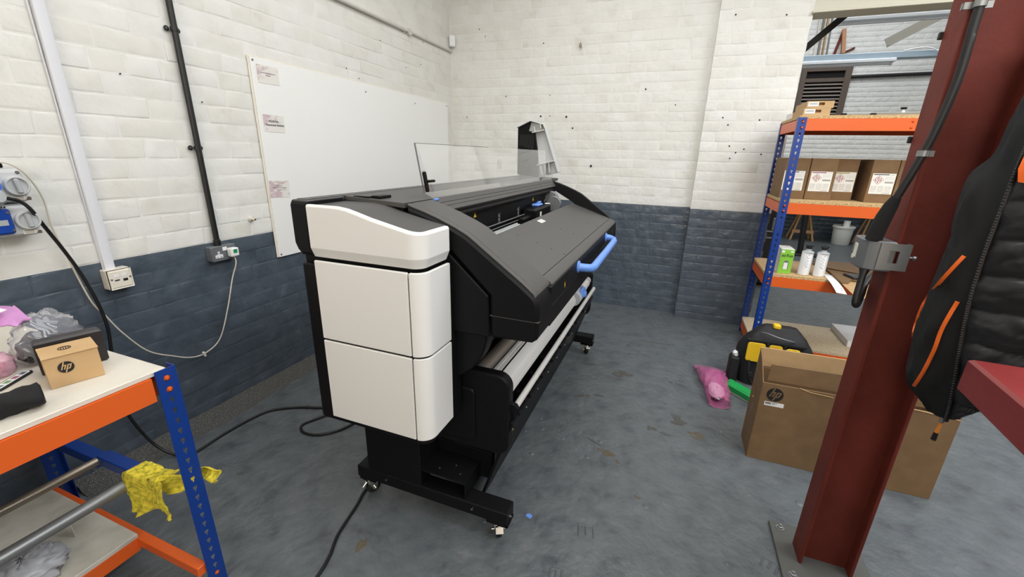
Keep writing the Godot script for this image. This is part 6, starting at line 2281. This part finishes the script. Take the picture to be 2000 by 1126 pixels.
	part(t, "lid", b, M.green_plastic)
	b = mb()
	b.ext(rrect(0.006, 0.006, 0.214, 0.079, 0.012, 4), o - V(0, 0.0118, 0), du, dv, V(0, 0.013, 0), 0.003)
	part(t, "base", b, M.plastic_cream)
	b = mb()
	b.ext(rrect(0.10, 0.012, 0.20, 0.018, 0.002, 2), o + V(0, 0.0445, 0), du, dv, V(0, 0.003, 0), 0.001)
	part(t, "rib", b, M.green_plastic)
	for q in [[0.03, 0.03], [0.05, 0.065], [0.02, 0.06]]:
		b = mb()
		b.lathe([[0.0, 0.0015], [0.004, 0.0015], [0.005, 0.0]], Transform3D(Basis(), o + V(0, 0.0448, 0) + du * q[0] + dv * q[1]), 10)
		part(t, "dimple", b, M.lime_dark)
	# pink bag
	t = thing("pink_bag", "pink plastic bag with its mouth open on the grey floor", "plastic bag", V(0.44, 0, -2.95))
	b = mb()
	rows = []
	nz.seed = 70
	nz.frequency = 4.0
	for i in 17:
		var s := i / 16.0
		var row := []
		var c := V(lerpf(0.418, 0.452, s), 0, lerpf(-3.26, -2.70, s))
		var hw := lerpf(0.105, 0.075, minf(s * 1.5, 1.0)) if s < 0.7 else lerpf(0.075, 0.066, (s - 0.7) / 0.3)
		var hh := lerpf(0.012, 0.055, minf(s * 2.5, 1.0)) if s < 0.6 else lerpf(0.055, 0.038, (s - 0.6) / 0.4)
		for j in 24:
			var a := TAU * j / 24
			var q := 1.0 + nz.get_noise_2d(cos(a) * 0.8 + s * 2.0, sin(a) * 0.8) * 0.35
			row.append(V(c.x + cos(a) * hw * q, maxf(hh + sin(a) * hh * q * 1.15, 0.0015), c.z))
		rows.append(row)
	b.grid(rows, true)
	part(t, "film", b, M.poly_pink)
	org = V(0.44, 0, -2.9)
	solo("packing_paper", "crumpled pale paper inside the pink bag", "paper", crumple(V(0.443, 0.034, -2.87), V(0.05, 0.03, 0.10), 71, 0.3, 0.0, 0.0, 0.004), mat("mauve_paper", rgb(214, 196, 210), 0.7))
	# scraps on the floor
	for q in [[0.99, -1.60, 0.012, "c"], [-0.36, -1.10, 0.012, "b"]]:
		org = V(q[0], 0, q[1])
		b = mb()
		b.box(V(q[0], 0.001, q[1]), V(q[2] * 2, 0.002, q[2] * 0.7), 0.0005, Basis(Vector3.UP, 0.2))
		solo("floor_scrap", "small cream scrap on the floor behind the column base" if q[3] == "c" else "small blue flake on the floor by the printer foot", "scrap", b, M.paper if q[3] == "c" else M.printer_blue)
	org = V(-0.42, 0, -1.47)
	b = mb()
	b.ext(arc(Vector2.ZERO, 0.014, -60, 200, 10), V(-0.425, 0.0005, -1.42), V(1, 0, 0), V(0, 0, -1), V(0, 0.0015, 0))
	solo("blue_clip", "small curved blue plastic clip on the floor beyond the printer foot", "clip", b, M.printer_blue)

# ---------------------------------------------------------------- the bay beyond
func far_bay() -> void:
	var b: MB
	var zw := -10.6
	# louvred vent
	var t := thing("louvre_vent", "brown louvred vent panel on the white far wall", "vent", V(2.44, 2.35, zw))
	b = mb()
	for q in [[2.03, 2.25, 2.12, 3.30], [2.75, 2.25, 2.86, 3.30], [2.12, 3.22, 2.75, 3.30], [2.12, 2.25, 2.75, 2.40], [2.12, 3.03, 2.75, 3.10]]:
		b.bx(V(q[0], q[1], zw - 0.01), V(q[2], q[3], zw + 0.06), 0.004)
	part(t, "frame", b, M.brown_frame)
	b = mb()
	b.bx(V(2.10, 2.38, zw - 0.01), V(2.77, 3.24, zw + 0.008))  # dark sheet: shade of the open void painted behind the slats
	part(t, "void_shade_sheet", b, M.vent_void_shade)
	for k in 9:
		b = mb()
		b.box(V(2.435, 2.99 - k * 0.066, zw + 0.035), V(0.64, 0.010, 0.06), 0.002, Basis(Vector3.RIGHT, 0.5))
		part(t, "slat", b, M.vent_slat)
	# battens with tube lamps, unlit, on a blue-grey tray
	t = thing("cable_tray", "blue-grey steel tray carrying the lower light batten across the bay", "tray", V(2.6, 2.95, -8.0))
	b = mb()
	b.bx(V(0.9, 2.95, -7.98), V(5.38, 3.03, -8.14), 0.004)
	part(t, "channel", b, M.tray_blue)
	b = mb()
	b.tube(curve([V(2.70, 3.035, -7.99), V(2.85, 3.06, -7.97), V(2.98, 3.05, -7.96), V(3.1, 3.0, -7.96), V(3.3, 2.985, -7.96), V(3.6, 2.99, -7.96)], 5), 0.007, 6)
	part(t, "white_flex", b, M.plastic_white)
	for q in [[0.95, 2.636, 2.868, -8.0, "lower white tube-light batten under the blue-grey tray"], [1.60, 3.7, 3.165, -7.0, "upper white tube-light batten just below the lintel"]]:
		t = thing("light_batten", q[4], "light", V((q[0] + q[1]) / 2, q[2], q[3]), "tube-light battens in the bay")
		b = mb()
		b.bx(V(q[0], q[2] + 0.034, q[3] + 0.05), V(q[1], q[2] + 0.08, q[3] - 0.05), 0.008)
		part(t, "body", b, M.batten_white)
		b = mb()
		b.tube([V(q[0] + 0.05, q[2] + 0.012, q[3]), V(q[1] - 0.05, q[2] + 0.012, q[3])], 0.014, 12)
		part(t, "tube_lamp", b, M.plastic_white)
		for x in [q[0] + 0.04, q[1] - 0.04]:
			b = mb()
			b.bx(V(x - 0.015, q[2] - 0.004, q[3] + 0.018), V(x + 0.015, q[2] + 0.036, q[3] - 0.018), 0.004)
			part(t, "lamp_holder", b, M.plastic_white)
		for x in [q[0] + 0.2, q[1] - 0.2]:
			b = mb()
			b.bx(V(x - 0.01, q[2] + 0.079, q[3] + 0.01), V(x + 0.01, q[2] + 0.0815 if q[2] < 3.0 else 3.401, q[3] - 0.01))
			part(t, "hanger", b, M.steel_dull)
	org = V(3.0, 3.4, -7.0)
	b = mb()
	b.bx(V(-2.4, 3.40, -6.96), V(5.39, 3.50, -7.04), 0.004)
	solo("roof_purlin", "steel purlin across the bay that carries the upper light batten", "purlin", b, M.steel_khaki)
	# steel members
	org = V(1.1, 2.65, -5.0)
	b = mb()
	var d := V(0.25, 0.243, 0).normalized()
	b.box(V(0.96, 2.55, -5.0) + d * 0.36, V(0.98, 0.055, 0.06), 0.003, Basis(d, d.cross(V(0, 0, -1)) * -1.0, V(0, 0, 1)) if false else Basis(Vector3.BACK, atan2(d.y, d.x)))
	solo("diagonal_brace", "black steel brace rising diagonally behind the lintel", "brace", b, M.steel_black)
	org = V(3.4, 3.6, -9.5)
	b = mb()
	var e := V(0.76, 0.44, 0).normalized()
	var Be := Basis(Vector3.BACK, atan2(e.y, e.x))
	b.box(V(2.94, 3.445, -9.5) + e * 0.75, V(1.5, 0.13, 0.012), 0.002, Be)
	b.box(V(2.94, 3.445, -9.47) + e * 0.75 - Be.y * 0.065, V(1.5, 0.014, 0.12), 0.002, Be)
	solo("roof_girder", "khaki steel girder sloping up beneath the roof of the bay", "girder", b, M.steel_khaki)
	org = V(3.6, 3.12, zw + 0.05)
	b = mb()
	b.tube([V(2.86, 3.105, zw + 0.05), V(5.35, 3.135, zw + 0.05)], 0.03, 12)
	solo("black_pipe", "black pipe running along the far wall beside the vent", "pipe", b, M.steel_black)
	for k in 4:
		org = V(2.14 + k * 0.07, 3.4, zw + 0.05)
		b = mb()
		b.tube([V(2.175 + k * 0.072, 3.40, zw + 0.02), V(2.12 + k * 0.06, 5.03, zw + 0.02)], [0.012, 0.02, 0.016, 0.012][k], 10)
		solo("riser_pipe", "thin %s pipe rising on the far wall above the tray" % ["cream", "khaki", "ochre", "grey"][k], "pipe", b, [M.plastic_cream, M.steel_khaki, M.brass, M.steel_dull][k], "riser pipes on the far wall")
	org = V(2.6, 3.48, zw + 0.1)
	b = mb()
	b.box(V(2.60, 3.72, zw + 0.065), V(0.06, 0.42, 0.05), 0.003, Basis(Vector3.BACK, 0.17))
	solo("timber_prop", "short timber prop on the far wall beside the rusty bracket", "timber", b, M.timber_warm)
	org = V(2.6, 3.45, zw + 0.1)
	b = mb()
	b.box(V(2.53, 3.66, zw + 0.018), V(0.04, 0.52, 0.04), 0.002, Basis(Vector3.BACK, -0.16))
	b.box(V(2.65, 3.53, zw + 0.018), V(0.36, 0.03, 0.04), 0.002, Basis(Vector3.BACK, 0.45))
	solo("rusty_bracket", "red-brown steel angle bracket on the far wall", "bracket", b, M.red_oxide)
	# trestle table
	t = thing("trestle_table", "timber trestle table standing by the dark far wall", "table", V(3.1, 0, -10.1))
	b = mb()
	b.bx(V(2.1, 0.76, -9.75), V(4.4, 0.80, -10.5), 0.003)
	part(t, "table_top", b, M.board_pale)
	for q in [[2.55, -10.05], [3.72, -10.05]]:
		for s in [-1.0, 1.0]:
			for zz in [0.0, -0.32]:
				b = mb()
				b.tube([V(q[0] + s * 0.20, 0.0, q[1] + zz * 1.0), V(q[0] + s * 0.03, 0.75, q[1] - 0.16 + zz * 0.2)], 0.022, 4)
				part(t, "trestle_leg", b, M.timber)
		b = mb()
		b.bx(V(q[0] - 0.19, 0.15, q[1] - 0.02), V(q[0] + 0.19, 0.21, q[1] - 0.05), 0.002)
		part(t, "rail", b, M.timber_warm)
	# white bucket with a roll of cloths
	t = thing("white_bucket", "white plastic bucket on the floor before the trestle table", "bucket", V(3.19, 0, -9.98))
	b = mb()
	b.lathe([[0.0, 0.0], [0.135, 0.0], [0.145, 0.01], [0.168, 0.33], [0.168, 0.335]], Transform3D(Basis(), V(3.19, 0.0, -9.98)), 28)
	part(t, "body", b, M.bucket)
	b = mb()
	b.lathe([[0.172, 0.325], [0.185, 0.33], [0.186, 0.362], [0.178, 0.368], [0.165, 0.355], [0.0, 0.352]], Transform3D(Basis(), V(3.19, 0.0, -9.98)), 28)
	part(t, "lid", b, M.bucket)
	org = V(3.22, 0.37, -9.95)
	b = mb()
	b.lathe([[0.0, 0.354], [0.052, 0.354], [0.055, 0.47], [0.0, 0.465]], Transform3D(Basis(), V(3.215, 0.0, -9.95)), 16)
	solo("paper_roll", "white paper roll standing on the bucket lid", "roll", b, M.paper)
	# black pedestal
	t = thing("black_stand", "black steel post on a flat foot in the bay behind the shelf unit", "stand", V(2.16, 0, -8.45))
	b = mb()
	b.tube([V(2.165, 0.02, -8.45), V(2.10, 1.15, -8.45)], 0.045, 12)
	part(t, "post", b, M.steel_black)
	b = mb()
	b.bx(V(1.95, 0.0, -8.3), V(2.42, 0.03, -8.65), 0.006)
	part(t, "foot", b, M.steel_black)
	t = thing("dark_machine", "dark boxy machine with pale rails beyond the end of the brick pier", "machine", V(1.2, 0, -6.2))
	b = mb()
	b.bx(V(1.02, 0.03, -6.0), V(1.27, 0.98, -6.5), 0.01)
	part(t, "cabinet", b, M.steel_black)
	for y in [0.62, 0.70]:
		b = mb()
		b.bx(V(1.02, y, -5.99), V(1.30, y + 0.02, -6.0), 0.002)
		part(t, "rail", b, M.galvanised)
	b = mb()
	b.box(V(1.22, 0.80, -5.985), V(0.09, 0.16, 0.02), 0.01)
	part(t, "panel", b, M.steel_dull)
	b = mb()
	for q in [[1.05, -6.04], [1.24, -6.04], [1.05, -6.46], [1.24, -6.46]]:
		b.tube([V(q[0], 0.0, q[1]), V(q[0], 0.04, q[1])], 0.02, 8)
	part(t, "feet", b, M.rubber)

func _ready() -> void:
	rng.seed = 20
	make_materials()
	view_and_light()
	setting()
	printer()
	wall_things()
	power_unit("upper grey industrial outlet with a bright blue socket cap", 1.334, 1.455, true)
	power_unit("lower grey industrial outlet with a dark blue flap", 1.205, 1.326, false)
	workbench()
	bench_things()
	column_things()
	jacket()
	red_bench()
	shelf_unit()
	shelf_things()
	floor_things()
	far_bay()
